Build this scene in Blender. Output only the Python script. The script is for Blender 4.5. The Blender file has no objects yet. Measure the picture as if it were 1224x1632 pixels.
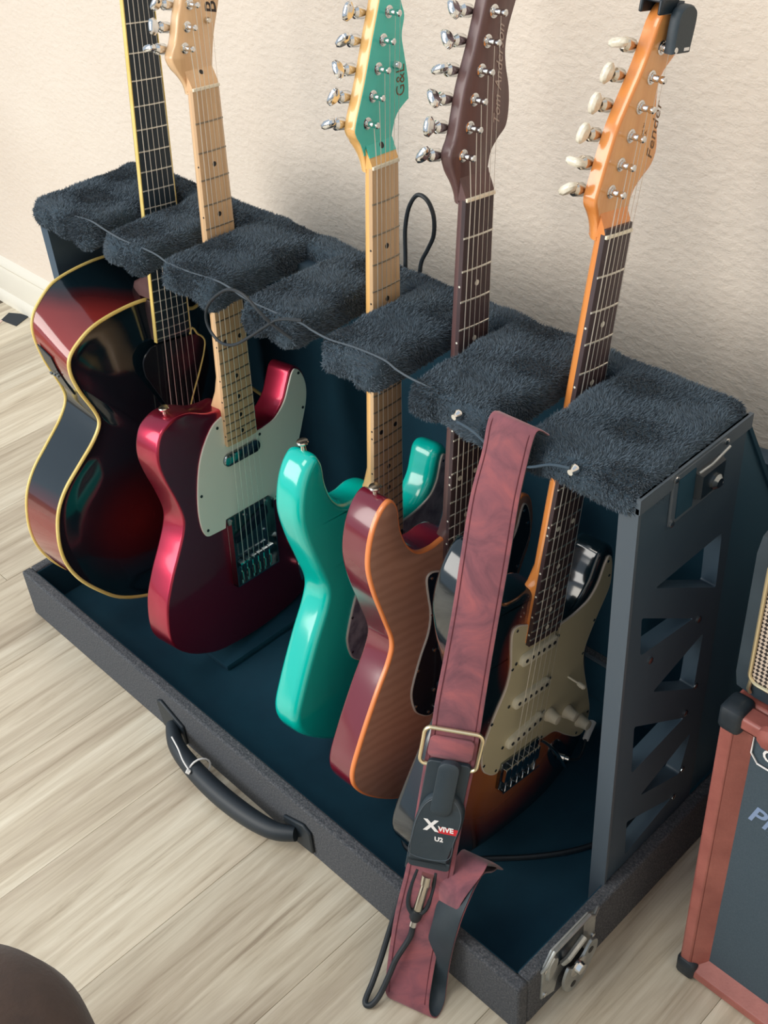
import bpy, math, random
import numpy as np
from mathutils import Matrix, Vector, noise
from mathutils.geometry import tessellate_polygon
random.seed(7); np.random.seed(7)
SC = bpy.context.scene
COL = SC.collection
U = 0.001                     # all dimensions below are in millimetres

# ------------------------------------------------------------------ camera
def Rz(a): return Matrix.Rotation(a, 4, 'Z')
def Rx(a): return Matrix.Rotation(a, 4, 'X')
cd = bpy.data.cameras.new('camera'); cam = bpy.data.objects.new('camera', cd); COL.objects.link(cam)
cd.sensor_fit = 'VERTICAL'; cd.sensor_height = 36.0; cd.lens = 1861.46 * 36.0 / 1632.0
cd.clip_start = 0.02; cd.clip_end = 60
cam.matrix_world = Matrix.Translation((1.450151, -0.514511, 1.274268)) @ Rz(0.84274) @ Rx(0.903027) @ Rz(-0.079242)
SC.camera = cam

# ------------------------------------------------------------------ world, lights, exposure
w = bpy.data.worlds.new('world'); SC.world = w; w.use_nodes = True
bg = w.node_tree.nodes['Background']; bg.inputs[0].default_value = (0.76, 0.88, 1.02, 1); bg.inputs[1].default_value = 0.70

def area(name, loc, target, sx, sy, power, col):
    l = bpy.data.lights.new(name, 'AREA'); l.shape = 'RECTANGLE'; l.size = sx; l.size_y = sy
    l.energy = power; l.color = col
    o = bpy.data.objects.new(name, l); COL.objects.link(o); o.location = loc
    o.rotation_euler = (Vector(target) - Vector(loc)).to_track_quat('-Z', 'Y').to_euler()
    return o
area('window_light', (-1.0, -3.1, 1.9), (0.4, 0.3, 0.4), 2.8, 2.0, 108, (1.0, 0.95, 0.88))
area('overhead_area', (0.2, -1.4, 2.9), (0.4, 0.2, 0.3), 1.0, 1.0, 20, (1.0, 0.92, 0.80))  # soft warm area light from above
SC.view_settings.view_transform = 'Standard'; SC.view_settings.look = 'None'
SC.view_settings.gamma = 1.0; SC.view_settings.use_curve_mapping = False
SC.view_settings.exposure = 0.0

# ------------------------------------------------------------------ materials
def srgb(r, g, b):
    f = lambda c: (c/255/12.92) if c/255 <= 0.04045 else ((c/255+0.055)/1.055)**2.4
    return (f(r), f(g), f(b), 1)
class N:
    def __init__(s, m): s.t = m.node_tree; s.p = s.t.nodes['Principled BSDF']
    def n(s, ty, **k):
        x = s.t.nodes.new(ty)
        for a, b in k.items(): setattr(x, a, b)
        return x
    def l(s, a, b): s.t.links.new(a, b)
    def coord(s, kind='Object', scale=(1, 1, 1)):
        c = s.n('ShaderNodeTexCoord'); m = s.n('ShaderNodeMapping'); m.inputs['Scale'].default_value = scale
        s.l(c.outputs[kind], m.inputs[0]); return m.outputs[0]
    def noise(s, vec, scale, detail=3, rough=0.5):
        x = s.n('ShaderNodeTexNoise'); x.inputs['Scale'].default_value = scale; x.inputs['Detail'].default_value = detail
        x.inputs['Roughness'].default_value = rough; s.l(vec, x.inputs['Vector']); return x.outputs[0]
    def ramp(s, fac, stops, interp='LINEAR'):
        x = s.n('ShaderNodeValToRGB'); x.color_ramp.interpolation = interp; e = x.color_ramp.elements
        while len(e) < len(stops): e.new(0.5)
        for i, (p, c) in enumerate(stops): e[i].position = p; e[i].color = c
        s.l(fac, x.inputs[0]); return x.outputs[0]
    def bump(s, h, strength=0.2, dist=0.001):
        b = s.n('ShaderNodeBump'); b.inputs['Strength'].default_value = strength; b.inputs['Distance'].default_value = dist
        s.l(h, b.inputs['Height']); s.l(b.outputs[0], s.p.inputs['Normal'])
    def math(s, op, a, b=None):
        x = s.n('ShaderNodeMath', operation=op)
        for i, v in enumerate((a, b)):
            if v is None: continue
            if isinstance(v, (int, float)): x.inputs[i].default_value = v
            else: s.l(v, x.inputs[i])
        return x.outputs[0]
def mat(name, col=(0.5, 0.5, 0.5, 1), rough=0.5, metal=0.0, coat=0.0, spec=0.5, sheen=0.0):
    m = bpy.data.materials.new(name); m.use_nodes = True; p = m.node_tree.nodes['Principled BSDF']
    p.inputs['Base Color'].default_value = col; p.inputs['Roughness'].default_value = rough
    p.inputs['Metallic'].default_value = metal; p.inputs['Coat Weight'].default_value = coat
    p.inputs['Coat Roughness'].default_value = 0.09; p.inputs['Specular IOR Level'].default_value = spec
    p.inputs['Sheen Weight'].default_value = sheen
    m.diffuse_color = col
    return m
def mottled(name, stops, scale, rough=0.5, vs=(1, 1, 1), detail=4, bump=0, bscale=None, bd=0.001, **k):
    m = mat(name, stops[0][1], rough, **k); n = N(m); v = n.coord('Object', vs)
    n.l(n.ramp(n.noise(v, scale, detail, 0.6), stops), n.p.inputs['Base Color'])
    if bump: n.bump(n.noise(n.coord('Object'), bscale or scale, 3), bump, bd)
    return m
def wood(name, c1, c2, rough=0.3, coat=0.5, scale=(90, 6, 90), bump=0.0):
    m = mat(name, c1, rough, coat=coat); n = N(m); v = n.coord('Object', scale)
    f = n.noise(v, 1.0, 5, 0.6)
    n.l(n.ramp(f, [(0.3, c1), (0.7, c2)]), n.p.inputs['Base Color'])
    return m

MT = {}
# wall: warm beige with orange-peel texture
m = mat('wall_paint', srgb(226, 209, 184), 0.75); n = N(m); v = n.coord('Object')
n.l(n.ramp(n.noise(v, 2.2, 3, 0.6), [(0.3, srgb(226, 213, 198)), (0.7, srgb(235, 224, 210))]), n.p.inputs['Base Color'])
a = n.noise(n.coord('Object', (1, 1, 1.5)), 75, 4, 0.6); n.bump(n.ramp(a, [(0.40, (0, 0, 0, 1)), (0.66, (1, 1, 1, 1))]), 0.45, 0.0016); MT['wall'] = m
MT['base'] = mat('baseboard_paint', srgb(232, 228, 214), 0.4)
# floor plank: grey-beige grain running along Y
m = mat('plank', srgb(200, 190, 170), 0.42); n = N(m)
oi = n.n('ShaderNodeObjectInfo'); tc = n.n('ShaderNodeTexCoord')
vm = n.n('ShaderNodeVectorMath', operation='ADD'); cb = n.n('ShaderNodeCombineXYZ'); 
n.l(n.math('MULTIPLY', oi.outputs['Random'], 37.0), cb.inputs[0]); n.l(n.math('MULTIPLY', oi.outputs['Random'], 91.0), cb.inputs[1])
n.l(tc.outputs['Object'], vm.inputs[0]); n.l(cb.outputs[0], vm.inputs[1])
def mapn(scale):
    mm = n.n('ShaderNodeMapping'); mm.inputs['Scale'].default_value = scale; n.l(vm.outputs[0], mm.inputs[0]); return mm.outputs[0]
def noi(vec, sc, de, ro, dist=0.0):
    x = n.n('ShaderNodeTexNoise'); x.inputs['Scale'].default_value = sc; x.inputs['Detail'].default_value = de
    x.inputs['Roughness'].default_value = ro; x.inputs['Distortion'].default_value = dist; n.l(vec, x.inputs['Vector']); return x.outputs[0]
fine = n.ramp(noi(mapn((75, 3.2, 1)), 1.0, 7, 0.68, 0.6), [(0.28, srgb(168, 156, 140)), (0.43, srgb(208, 200, 184)), (0.58, srgb(224, 218, 204)), (0.75, srgb(238, 234, 222))])
broad = n.ramp(noi(mapn((9, 1.1, 1)), 1.0, 4, 0.6, 1.2), [(0.30, srgb(186, 172, 156)), (0.5, srgb(230, 224, 212)), (0.7, srgb(252, 251, 244))])
mx = n.n('ShaderNodeMix', data_type='RGBA', blend_type='MULTIPLY'); mx.inputs[0].default_value = 0.8
n.l(fine, mx.inputs[6]); n.l(broad, mx.inputs[7])
hs = n.n('ShaderNodeHueSaturation'); n.l(mx.outputs[2], hs.inputs['Color'])
n.l(n.math('ADD', n.math('MULTIPLY', oi.outputs['Random'], 0.20), 0.98), hs.inputs['Value']); n.l(hs.outputs[0], n.p.inputs['Base Color'])
n.bump(noi(mapn((120, 5, 1)), 1.0, 5, 0.6), 0.25, 0.0008); MT['plank'] = m
MT['subfloor'] = mat('subfloor', srgb(120, 108, 92), 0.8)

MT['fur'] = mottled('black_plush', [(0.3, (0.058, 0.088, 0.118, 1)), (0.7, (0.090, 0.128, 0.165, 1))], 14, 0.85, sheen=0.2)  # black plush, bluish haze lift painted into its colour
MT['cushion'] = mat('fur_backing', (0.032, 0.054, 0.075, 1), 0.95)
MT['panel'] = mottled('rack_panel_hazed', [(0.3, (0.036, 0.066, 0.096, 1)), (0.7, (0.046, 0.078, 0.110, 1))], 6, 0.5)  # black panel, colour lifted and blued to paint in haze
MT['shell'] = mat('shell_side_hazed', (0.035, 0.095, 0.140, 1), 0.5)  # blue here is haze put into the colour of a black shell
MT['panel_edge'] = mat('rack_edge', (0.075, 0.100, 0.125, 1), 0.45)
MT['inner'] = mottled('case_lining_hazed', [(0.3, (0.001, 0.036, 0.066, 1)), (0.7, (0.002, 0.046, 0.080, 1))], 20, 0.9)  # teal cast paints hazy lifted blacks into the lining
m = mottled('tray_carpet', [(0.35, (0.040, 0.048, 0.058, 1)), (0.55, (0.085, 0.092, 0.104, 1)), (0.75, (0.17, 0.17, 0.18, 1))], 420, 0.95, detail=5, bump=0.9, bscale=500, bd=0.002); MT['carpet'] = m
MT['rubber'] = mat('black_rubber', (0.012, 0.020, 0.028, 1), 0.5)  # blue-teal tint is haze put into the black
MT['blackplastic'] = mat('black_plastic', (0.010, 0.020, 0.030, 1), 0.3)  # black with the haze's blue tint in its base colour
MT['chrome'] = mat('chrome', (0.75, 0.76, 0.76, 1), 0.12, metal=1.0)
MT['shadedchrome'] = mat('shaded_chrome', (0.32, 0.36, 0.38, 1), 0.2, metal=1.0)  # darker copy of chrome, shade put into its colour
MT['nickel'] = mat('nickel', (0.70, 0.66, 0.58, 1), 0.22, metal=1.0)
MT['zinc'] = mottled('zinc_plate', [(0.3, srgb(150, 156, 158)), (0.7, srgb(196, 200, 198))], 30, 0.35, metal=0.75)
MT['string'] = mat('steel_string', (0.72, 0.70, 0.64, 1), 0.3, metal=0.7)
MT['fretm'] = mat('fret_wire', (0.80, 0.78, 0.70, 1), 0.25, metal=0.85)
MT['fretd'] = mat('fret_wire_dark', (0.30, 0.26, 0.20, 1), 0.3, metal=0.7)
MT['bone'] = mat('bone_nut', srgb(240, 232, 210), 0.4)
MT['maple'] = wood('maple', srgb(222, 178, 132), srgb(236, 198, 152), 0.3, 0.6)
MT['maplegold'] = wood('golden_maple', srgb(240, 184, 108), srgb(248, 200, 128), 0.25, 0.7)
MT['mapleboard'] = wood('maple_board', srgb(196, 160, 122), srgb(220, 186, 144), 0.35, 0.4, (140, 5, 90))
MT['mapleorange'] = wood('aged_maple', srgb(226, 136, 62), srgb(238, 156, 84), 0.2, 0.8)
MT['mapleface'] = wood('headstock_maple', srgb(218, 150, 84), srgb(232, 172, 106), 0.25, 0.7)
MT['rosewood'] = wood('rosewood', (0.030, 0.018, 0.022, 1), (0.072, 0.042, 0.046, 1), 0.45, 0.1, (160, 8, 90))
MT['brownneck'] = wood('brown_neck', (0.095, 0.048, 0.048, 1), (0.135, 0.070, 0.068, 1), 0.4, 0.2, (120, 6, 90))
MT['ebony'] = mat('ebony', (0.014, 0.026, 0.038, 1), 0.35)  # bluish haze tint painted into the black
MT['cream'] = mottled('cream_binding', [(0.3, srgb(226, 196, 104)), (0.7, srgb(240, 218, 140))], 25, 0.35)
MT['teal'] = mat('teal_lacquer', (0.0, 0.56, 0.47, 1), 0.18, coat=0.8)
MT['tealface'] = mat('teal_headstock', (0.060, 0.62, 0.52, 1), 0.25, coat=0.5)
m = mat('candy_red', (0.42, 0.022, 0.060, 1), 0.30, metal=0.85, coat=0.6); MT['red'] = m
MT['burgundy'] = mat('burgundy_sides', (0.16, 0.010, 0.026, 1), 0.2, coat=0.7)
MT['natural'] = mat('natural_binding', srgb(240, 140, 78), 0.3, coat=0.5)
# brown flamed top
m = mat('flamed_top', srgb(150, 90, 60), 0.3, coat=0.6); n = N(m); v = n.coord('Object', (1, 1, 1))
wv = n.n('ShaderNodeTexWave'); wv.wave_type = 'BANDS'; wv.bands_direction = 'Y'; wv.inputs['Scale'].default_value = 17; wv.inputs['Distortion'].default_value = 6; wv.inputs['Detail'].default_value = 3
mp = n.n('ShaderNodeMapping'); mp.inputs['Rotation'].default_value = (0, 0, 0.25); mp.inputs['Scale'].default_value = (0.5, 1.3, 1); n.l(v, mp.inputs[0]); n.l(mp.outputs[0], wv.inputs['Vector'])
n.l(n.ramp(wv.outputs[0], [(0.1, (0.400, 0.205, 0.145, 1)), (0.8, (0.450, 0.240, 0.172, 1))]), n.p.inputs['Base Color']); MT['flame'] = m
# sunbursts: finish colour by distance from the body centre lines
def burst(name, centres, stops, rough=0.12, coat=0.8):
    m = mat(name, stops[0][1], rough, coat=coat); n = N(m); tc = n.n('ShaderNodeTexCoord'); sx = n.n('ShaderNodeSeparateXYZ'); n.l(tc.outputs['Object'], sx.inputs[0])
    best = None
    for cx, cy, rx, ry in centres:
        dx = n.math('DIVIDE', n.math('SUBTRACT', sx.outputs[0], cx*U), rx*U); dy = n.math('DIVIDE', n.math('SUBTRACT', sx.outputs[1], cy*U), ry*U)
        d = n.math('SQRT', n.math('ADD', n.math('MULTIPLY', dx, dx), n.math('MULTIPLY', dy, dy)))
        best = d if best is None else n.math('MINIMUM', best, d)
    nz = n.math('MULTIPLY', n.math('SUBTRACT', n.noise(n.coord('Object'), 12, 2), 0.5), 0.12)
    n.l(n.ramp(n.math('ADD', best, nz), stops), n.p.inputs['Base Color']); return m
BK = (0.004, 0.012, 0.018, 1)  # black, with haze's teal lift put into the colour
MT['sb_strat'] = burst('tobacco_sunburst', [(-10, -470, 62, 80), (-10, -655, 158, 118)], [(0.0, (0.42, 0.17, 0.055, 1)), (0.55, (0.30, 0.085, 0.03, 1)), (0.78, (0.11, 0.018, 0.016, 1)), (1.0, BK)])
MT['sb_arch'] = burst('dark_sunburst', [(-88, -715, 105, 105)], [(0.0, (0.105, 0.010, 0.010, 1)), (0.4, (0.06, 0.007, 0.009, 1)), (0.75, (0.016, 0.008, 0.012, 1)), (1.0, BK)], 0.10)
MT['sb_side'] = burst('side_sunburst', [(-150, -430, 200, 62), (-150, -735, 220, 105)], [(0.0, (0.28, 0.035, 0.03, 1)), (0.6, (0.20, 0.022, 0.02, 1)), (0.85, (0.05, 0.008, 0.010, 1)), (1.0, BK)], 0.12)
MT['white_pg'] = mat('white_plastic', srgb(240, 236, 224), 0.35)
MT['mint_pg'] = mat('mint_plastic', srgb(198, 190, 158), 0.35)
MT['pearl_pg'] = mottled('pearl_plastic', [(0.35, srgb(118, 122, 134)), (0.5, srgb(156, 160, 170)), (0.7, srgb(186, 190, 196))], 45, 0.3)
MT['black_pg'] = mat('black_ply', (0.008, 0.016, 0.030, 1), 0.2)  # black ply, navy haze tint in the colour
MT['plyedge'] = mat('white_ply', srgb(214, 206, 196), 0.4)
MT['tort_pg'] = mat('smoky_plastic', (0.012, 0.014, 0.018, 1), 0.15)
MT['puwhite'] = mat('aged_white', srgb(228, 224, 202), 0.4)
MT['knob'] = mat('cream_knob', srgb(222, 214, 192), 0.4)
MT['pole'] = mat('pole_piece', (0.05, 0.055, 0.06, 1), 0.3, metal=0.6)
MT['pearl'] = mottled('pearl_button', [(0.3, srgb(214, 204, 182)), (0.7, srgb(246, 242, 226))], 120, 0.2, coat=0.4)
MT['hole'] = mat('dark_dot', (0.012, 0.012, 0.014, 1), 0.5)
MT['dotw'] = mat('pearl_dot', srgb(228, 228, 216), 0.3)
# strap suede
m = mat('suede', (0.20, 0.045, 0.060, 1), 0.85, sheen=0.3); n = N(m); v = n.coord('Object')
x = n.n('ShaderNodeTexNoise'); x.inputs['Scale'].default_value = 17; x.inputs['Detail'].default_value = 6; x.inputs['Roughness'].default_value = 0.6; x.inputs['Distortion'].default_value = 1.6; n.l(v, x.inputs['Vector'])
n.l(n.ramp(x.outputs[0], [(0.3, (0.13, 0.044, 0.064, 1)), (0.5, (0.235, 0.074, 0.095, 1)), (0.72, (0.36, 0.098, 0.108, 1))]), n.p.inputs['Base Color'])
n.bump(n.noise(v, 160, 4), 0.4, 0.0006); MT['suede'] = m
MT['stitch'] = mat('stitch', (0.10, 0.02, 0.03, 1), 0.9)
MT['leather'] = mottled('black_leather', [(0.3, (0.018, 0.032, 0.044, 1)), (0.7, (0.030, 0.048, 0.062, 1))], 20, 0.5, bump=0.3, bscale=300, bd=0.0004)  # black leather, colours carry painted bluish haze
MT['brass'] = mat('pale_brass', (0.80, 0.70, 0.46, 1), 0.28, metal=0.9)
MT['ink'] = mat('black_ink', (0.03, 0.02, 0.02, 1), 0.6)
MT['goldink'] = mat('brown_ink', (0.16, 0.08, 0.03, 1), 0.5)
MT['silverink'] = mat('silver_ink', srgb(176, 160, 152), 0.5)
MT['white'] = mat('white_print', srgb(236, 236, 236), 0.6)
MT['redprint'] = mat('red_print', (0.6, 0.02, 0.03, 1), 0.6)
m = mottled('red_tolex', [(0.3, (0.26, 0.075, 0.062, 1)), (0.7, (0.37, 0.120, 0.098, 1))], 26, 0.4, bump=0.35, bscale=400, bd=0.0005); MT['tolex'] = m
MT['cloth'] = mottled('grille_cloth', [(0.3, (0.038, 0.062, 0.082, 1)), (0.7, (0.055, 0.084, 0.108, 1))], 700, 0.85)  # black cloth, lifted and blued as painted haze
m = mat('woven_grille', (0.4, 0.35, 0.3, 1), 0.6); n = N(m); v = n.coord('Object')
ck = n.n('ShaderNodeTexChecker'); ck.inputs['Scale'].default_value = 300; mp = n.n('ShaderNodeMapping'); mp.inputs['Rotation'].default_value = (0, 0.785, 0); mp.inputs['Location'].default_value = (0, 0.0013, 0)
n.l(v, mp.inputs[0]); n.l(mp.outputs[0], ck.inputs[0]); ck.inputs[1].default_value = srgb(196, 180, 164); ck.inputs[2].default_value = srgb(40, 34, 34); n.l(ck.outputs[0], n.p.inputs['Base Color']); MT['weave'] = m
MT['logo'] = mat('lilac_logo', srgb(128, 150, 184), 0.5)
MT['pouf'] = mottled('brown_suede', [(0.3, (0.030, 0.020, 0.018, 1)), (0.7, (0.080, 0.048, 0.035, 1))], 9, 0.9, detail=6, sheen=0.2, bump=0.5, bscale=220, bd=0.001)
MT['paper_d'] = mat('dark_paper', (0.02, 0.028, 0.038, 1), 0.7)
MT['paper_l'] = mat('pink_paper', srgb(226, 198, 186), 0.8)

# ------------------------------------------------------------------ mesh helpers
class MB:
    def __init__(s): s.v = []; s.f = []; s.m = []
    def add(s, v, f, mi=0):
        o = len(s.v); s.v += [tuple(p) for p in v]; s.f += [tuple(i+o for i in q) for q in f]; s.m += [mi]*len(f); return s
    def box(s, x0, x1, y0, y1, z0, z1, mi=0, tf=None):
        v = [(x, y, z) for z in (z0, z1) for y in (y0, y1) for x in (x0, x1)]
        if tf: v = [tf(Vector(p)) for p in v]
        return s.add(v, [(0, 2, 3, 1), (4, 5, 7, 6), (0, 1, 5, 4), (2, 6, 7, 3), (0, 4, 6, 2), (1, 3, 7, 5)], mi)
    def prism(s, poly, prof, mi=0, capmi=None, ax='z', tf=None):
        """poly: 2D loop (ccw); prof: [(inset, z)] from back to front"""
        P = np.array(poly, float); n = len(P)
        t = np.roll(P, -1, 0) - np.roll(P, 1, 0); L = np.linalg.norm(t, axis=1)[:, None]; L[L == 0] = 1; t = t/L
        nin = np.stack([-t[:, 1], t[:, 0]], 1)
        mxi = max(p_[0] for p_ in prof)
        if mxi > 3:
            kk = 3 if mxi > 7 else 1
            nin = sum(np.roll(nin, q_, 0) for q_ in range(-kk, kk+1))/(2*kk+1)
        area = 0.5*np.sum(P[:, 0]*np.roll(P[:, 1], -1) - np.roll(P[:, 0], -1)*P[:, 1])
        if area < 0: nin = -nin
        vs = []
        for ins, z in prof:
            Q = P + nin*ins
            vs += [(q[0], q[1], z) for q in Q]
        fs = []
        for k in range(len(prof)-1):
            for i in range(n):
                j = (i+1) % n; a, b, c, d = k*n+i, k*n+j, (k+1)*n+j, (k+1)*n+i
                fs.append((a, b, c, d) if area > 0 else (d, c, b, a))
        if ax == 'x': vs = [(z, x, y) for x, y, z in vs]
        if ax == 'y': vs = [(x, -z, y) for x, y, z in vs]
        if tf: vs = [tf(Vector(p)) for p in vs]
        o = len(s.v); s.add(vs, fs, mi)
        tri = tessellate_polygon([[Vector((q[0], q[1], 0)) for q in P]])
        for a, b, c in tri:
            ar = (P[b][0]-P[a][0])*(P[c][1]-P[a][1]) - (P[c][0]-P[a][0])*(P[b][1]-P[a][1])
            if ar < 0: b, c = c, b
            s.f += [tuple(o+(len(prof)-1)*n+i for i in (a, b, c)), tuple(o+i for i in (c, b, a))]; s.m += [mi, mi]
        return s
    def tube(s, path, r, seg=8, closed=False, mi=0, flat=1.0, up=None):
        P = [Vector(p) for p in path]; n = len(P); rs = r if isinstance(r, (list, tuple)) else [r]*n
        rings = []; prev = None
        for i in range(n):
            if closed: t = P[(i+1) % n] - P[i-1]
            else: t = P[min(i+1, n-1)] - P[max(i-1, 0)]
            if t.length == 0: t = Vector((0, 0, 1))
            t.normalize()
            if prev is None:
                a = Vector(up) if up else (Vector((0, 0, 1)) if abs(t.z) < 0.9 else Vector((1, 0, 0)))
                u = (a - t*a.dot(t)).normalized()
            else: u = (prev - t*prev.dot(t)).normalized()
            prev = u; w_ = t.cross(u)
            rings.append([P[i] + u*math.cos(2*math.pi*k/seg)*rs[i]*flat + w_*math.sin(2*math.pi*k/seg)*rs[i] for k in range(seg)])
        v = [p for rg in rings for p in rg]; f = []
        for i in range(n if closed else n-1):
            j = (i+1) % n
            for k in range(seg):
                l = (k+1) % seg; f.append((i*seg+k, i*seg+l, j*seg+l, j*seg+k))
        if not closed:
            f.append(tuple(range(seg))[::-1]); f.append(tuple((n-1)*seg+k for k in range(seg)))
        return s.add(v, f, mi)
    def lathe(s, prof, org=(0, 0, 0), axis=(0, 0, 1), seg=20, mi=0, sx=1.0):
        """prof [(r, h)] along axis"""
        A = Vector(axis).normalized(); a = Vector((0, 0, 1)) if abs(A.z) < 0.9 else Vector((1, 0, 0))
        u = (a - A*a.dot(A)).normalized(); w_ = A.cross(u); O = Vector(org); v = []; f = []
        for r, h in prof:
            v += [O + A*h + u*math.cos(2*math.pi*k/seg)*r*sx + w_*math.sin(2*math.pi*k/seg)*r for k in range(seg)]
        for i in range(len(prof)-1):
            for k in range(seg):
                l = (k+1) % seg; f.append((i*seg+k, i*seg+l, (i+1)*seg+l, (i+1)*seg+k))
        f.append(tuple(range(seg))[::-1]); f.append(tuple((len(prof)-1)*seg+k for k in range(seg)))
        return s.add(v, f, mi)
    def build(s, name, mats, parent=None, angle=35, bevel=0, kind=None, label=None, smooth=True):
        me = bpy.data.meshes.new(name)
        me.from_pydata([(a*U, b*U, c*U) for a, b, c in s.v], [], s.f)
        if not isinstance(mats, (list, tuple)): mats = [mats]
        for q in mats: me.materials.append(MT[q])
        me.polygons.foreach_set('material_index', s.m)
        if smooth:
            me.polygons.foreach_set('use_smooth', [True]*len(me.polygons)); me.set_sharp_from_angle(angle=math.radians(angle))
        me.update()
        o = bpy.data.objects.new(name, me); COL.objects.link(o)
        if bevel:
            b = o.modifiers.new('bevel', 'BEVEL'); b.width = bevel*U; b.segments = 2; b.limit_method = 'ANGLE'; b.angle_limit = math.radians(40)
        if parent is not None: o.parent = parent
        if kind: o['kind'] = kind
        if label: o['label'] = label
        return o
def inst(o, parent, loc=(0, 0, 0), scale=(1, 1, 1), rot=None):
    c = o.copy(); COL.objects.link(c); c.parent = parent; c.location = [x*U for x in loc]; c.scale = scale
    if rot: c.rotation_euler = rot
    return c
def empty(name, loc=(0, 0, 0)):
    o = bpy.data.objects.new(name, None); COL.objects.link(o); o.location = [x*U for x in loc]; o.empty_display_size = 0.05; return o
def tag(o, label, cat, group=None):
    o['label'] = label; o['category'] = cat
    if group: o['group'] = group
    return o
def hst(p):
    t = 1 - min(1, max(0, (p.y+4)/30.0)); d = min(1, max(0, (-p.z-10)/14.0))
    return Vector((p.x*(1-0.42*t*d*d), p.y, p.z))
def spl(pts, n=8, closed=True):
    """Catmull-Rom through points; a repeated point makes a corner"""
    P = [Vector(p) for p in pts]; out = []; m = len(P)
    for i in range(m if closed else m-1):
        p1, p2 = P[i], P[(i+1) % m]
        if (p2-p1).length < 1e-6: continue
        p0 = P[i-1] if (closed or i > 0) else p1; p3 = P[(i+2) % m] if (closed or i+2 < m) else p2
        if (p0-p1).length < 1e-6: p0 = p1
        for k in range(n):
            t = k/n; out.append(0.5*((2*p1) + (p2-p0)*t + (2*p0-5*p1+4*p2-p3)*t*t + (3*p1-p0-3*p2+p3)*t**3))
    if not closed: out.append(P[-1])
    return out
def spl2(pts, n=8): return [(p.x, p.y) for p in spl([(a, b, 0) for a, b in pts], n)]
def text(body, size, mtx, mname, parent, name='lettering', shear=0.0, ext=0.1, thick=0.0, align='LEFT', sx=1.0):
    c = bpy.data.curves.new('t', 'FONT'); c.body = body; c.size = size*U; c.shear = shear; c.extrude = ext*U; c.offset = thick*U; c.align_x = align; c.resolution_u = 3
    o = bpy.data.objects.new('t', c); COL.objects.link(o); dg = bpy.context.evaluated_depsgraph_get(); dg.update()
    me = bpy.data.meshes.new_from_object(o.evaluated_get(dg)); bpy.data.objects.remove(o); bpy.data.curves.remove(c)
    M4 = mtx.copy(); M4.translation = M4.translation*U; me.transform(M4 @ Matrix.Diagonal((sx, 1, 1, 1)))
    me.materials.clear(); me.materials.append(MT[mname])
    r = bpy.data.objects.new(name, me); COL.objects.link(r); r.parent = parent; return r
def rbox(x0, x1, y0, y1, z0, z1, r, n=(8, 8, 4), amp=0.0, fq=0.02, seed=0.0):
    """rounded box shell, optionally lumpy. returns verts, quads"""
    v = []; f = []; idx = {}
    nx, ny, nz = n
    def pt(i, j, k):
        key = (i, j, k)
        if key in idx: return idx[key]
        p = Vector((x0+(x1-x0)*i/nx, y0+(y1-y0)*j/ny, z0+(z1-z0)*k/nz))
        q = Vector((min(max(p.x, x0+r), x1-r), min(max(p.y, y0+r), y1-r), min(max(p.z, z0+r), z1-r)))
        d = p-q
        if d.length > 1e-6: d.normalize(); p = q+d*r
        else: d = Vector((0, 0, 1))
        if amp: p = p + d*amp*noise.fractal(p*fq+Vector((seed, seed*2, 0)), 1.0, 2.0, 3)
        idx[key] = len(v); v.append(p); return idx[key]
    for i in range(nx):
        for j in range(ny):
            f.append((pt(i, j, 0), pt(i, j+1, 0), pt(i+1, j+1, 0), pt(i+1, j, 0))); f.append((pt(i, j, nz), pt(i+1, j, nz), pt(i+1, j+1, nz), pt(i, j+1, nz)))
    for i in range(nx):
        for k in range(nz):
            f.append((pt(i, 0, k), pt(i+1, 0, k), pt(i+1, 0, k+1), pt(i, 0, k+1))); f.append((pt(i, ny, k), pt(i, ny, k+1), pt(i+1, ny, k+1), pt(i+1, ny, k)))
    for j in range(ny):
        for k in range(nz):
            f.append((pt(0, j, k), pt(0, j, k+1), pt(0, j+1, k+1), pt(0, j+1, k))); f.append((pt(nx, j, k), pt(nx, j+1, k), pt(nx, j+1, k+1), pt(nx, j, k+1)))
    return v, f

# ------------------------------------------------------------------ setting
YW = 550.0
o = MB().box(-2600, 3200, YW, YW+90, 0, 2600).build('wall_back', 'wall'); o['kind'] = 'structure'
o = MB().box(2300, 2390, -3600, YW, 0, 2600).build('wall_right_occluder', 'wall'); o['kind'] = 'structure'  # unseen wall, added to block ambient light from the right
o = MB().box(-2600, 2300, -3600, YW, -40, -9).build('floor', 'subfloor'); o['kind'] = 'structure'; FLOOR = o
PW = 182.0
k = 0
for ci in range(-9, 11):
    xa = 621 + ci*PW; off = [0, 730, 350, 1010, 160, 560][ci % 6]
    y = -1700.0 - off
    while y < YW:
        ya, yb = max(y, -2400), min(y+1220, YW)
        if yb - ya > 20:
            MB().box(xa+0.2, xa+PW-0.2, ya+0.35, yb-0.35, -9, 0).build('plank', 'plank', FLOOR, smooth=False, bevel=0.5)
        y += 1220
# baseboard with stepped profile
b = MB()
prof = [(0, 0), (-22, 0), (-22, 14), (-17, 26), (-13, 30), (-13, 84), (-9, 92), (-12, 98), (-10, 106), (-4, 112), (0, 116)]
vs = [(x, YW+a, z) for x in (-2600, 2300) for a, z in prof]; np_ = len(prof)
b.add(vs, [(i, (i+1) % np_, np_+(i+1) % np_, np_+i) for i in range(np_)] + [tuple(range(np_)), tuple(range(2*np_-1, np_-1, -1))])
o = b.build('baseboard_back', 'base'); o['kind'] = 'structure'

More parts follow.
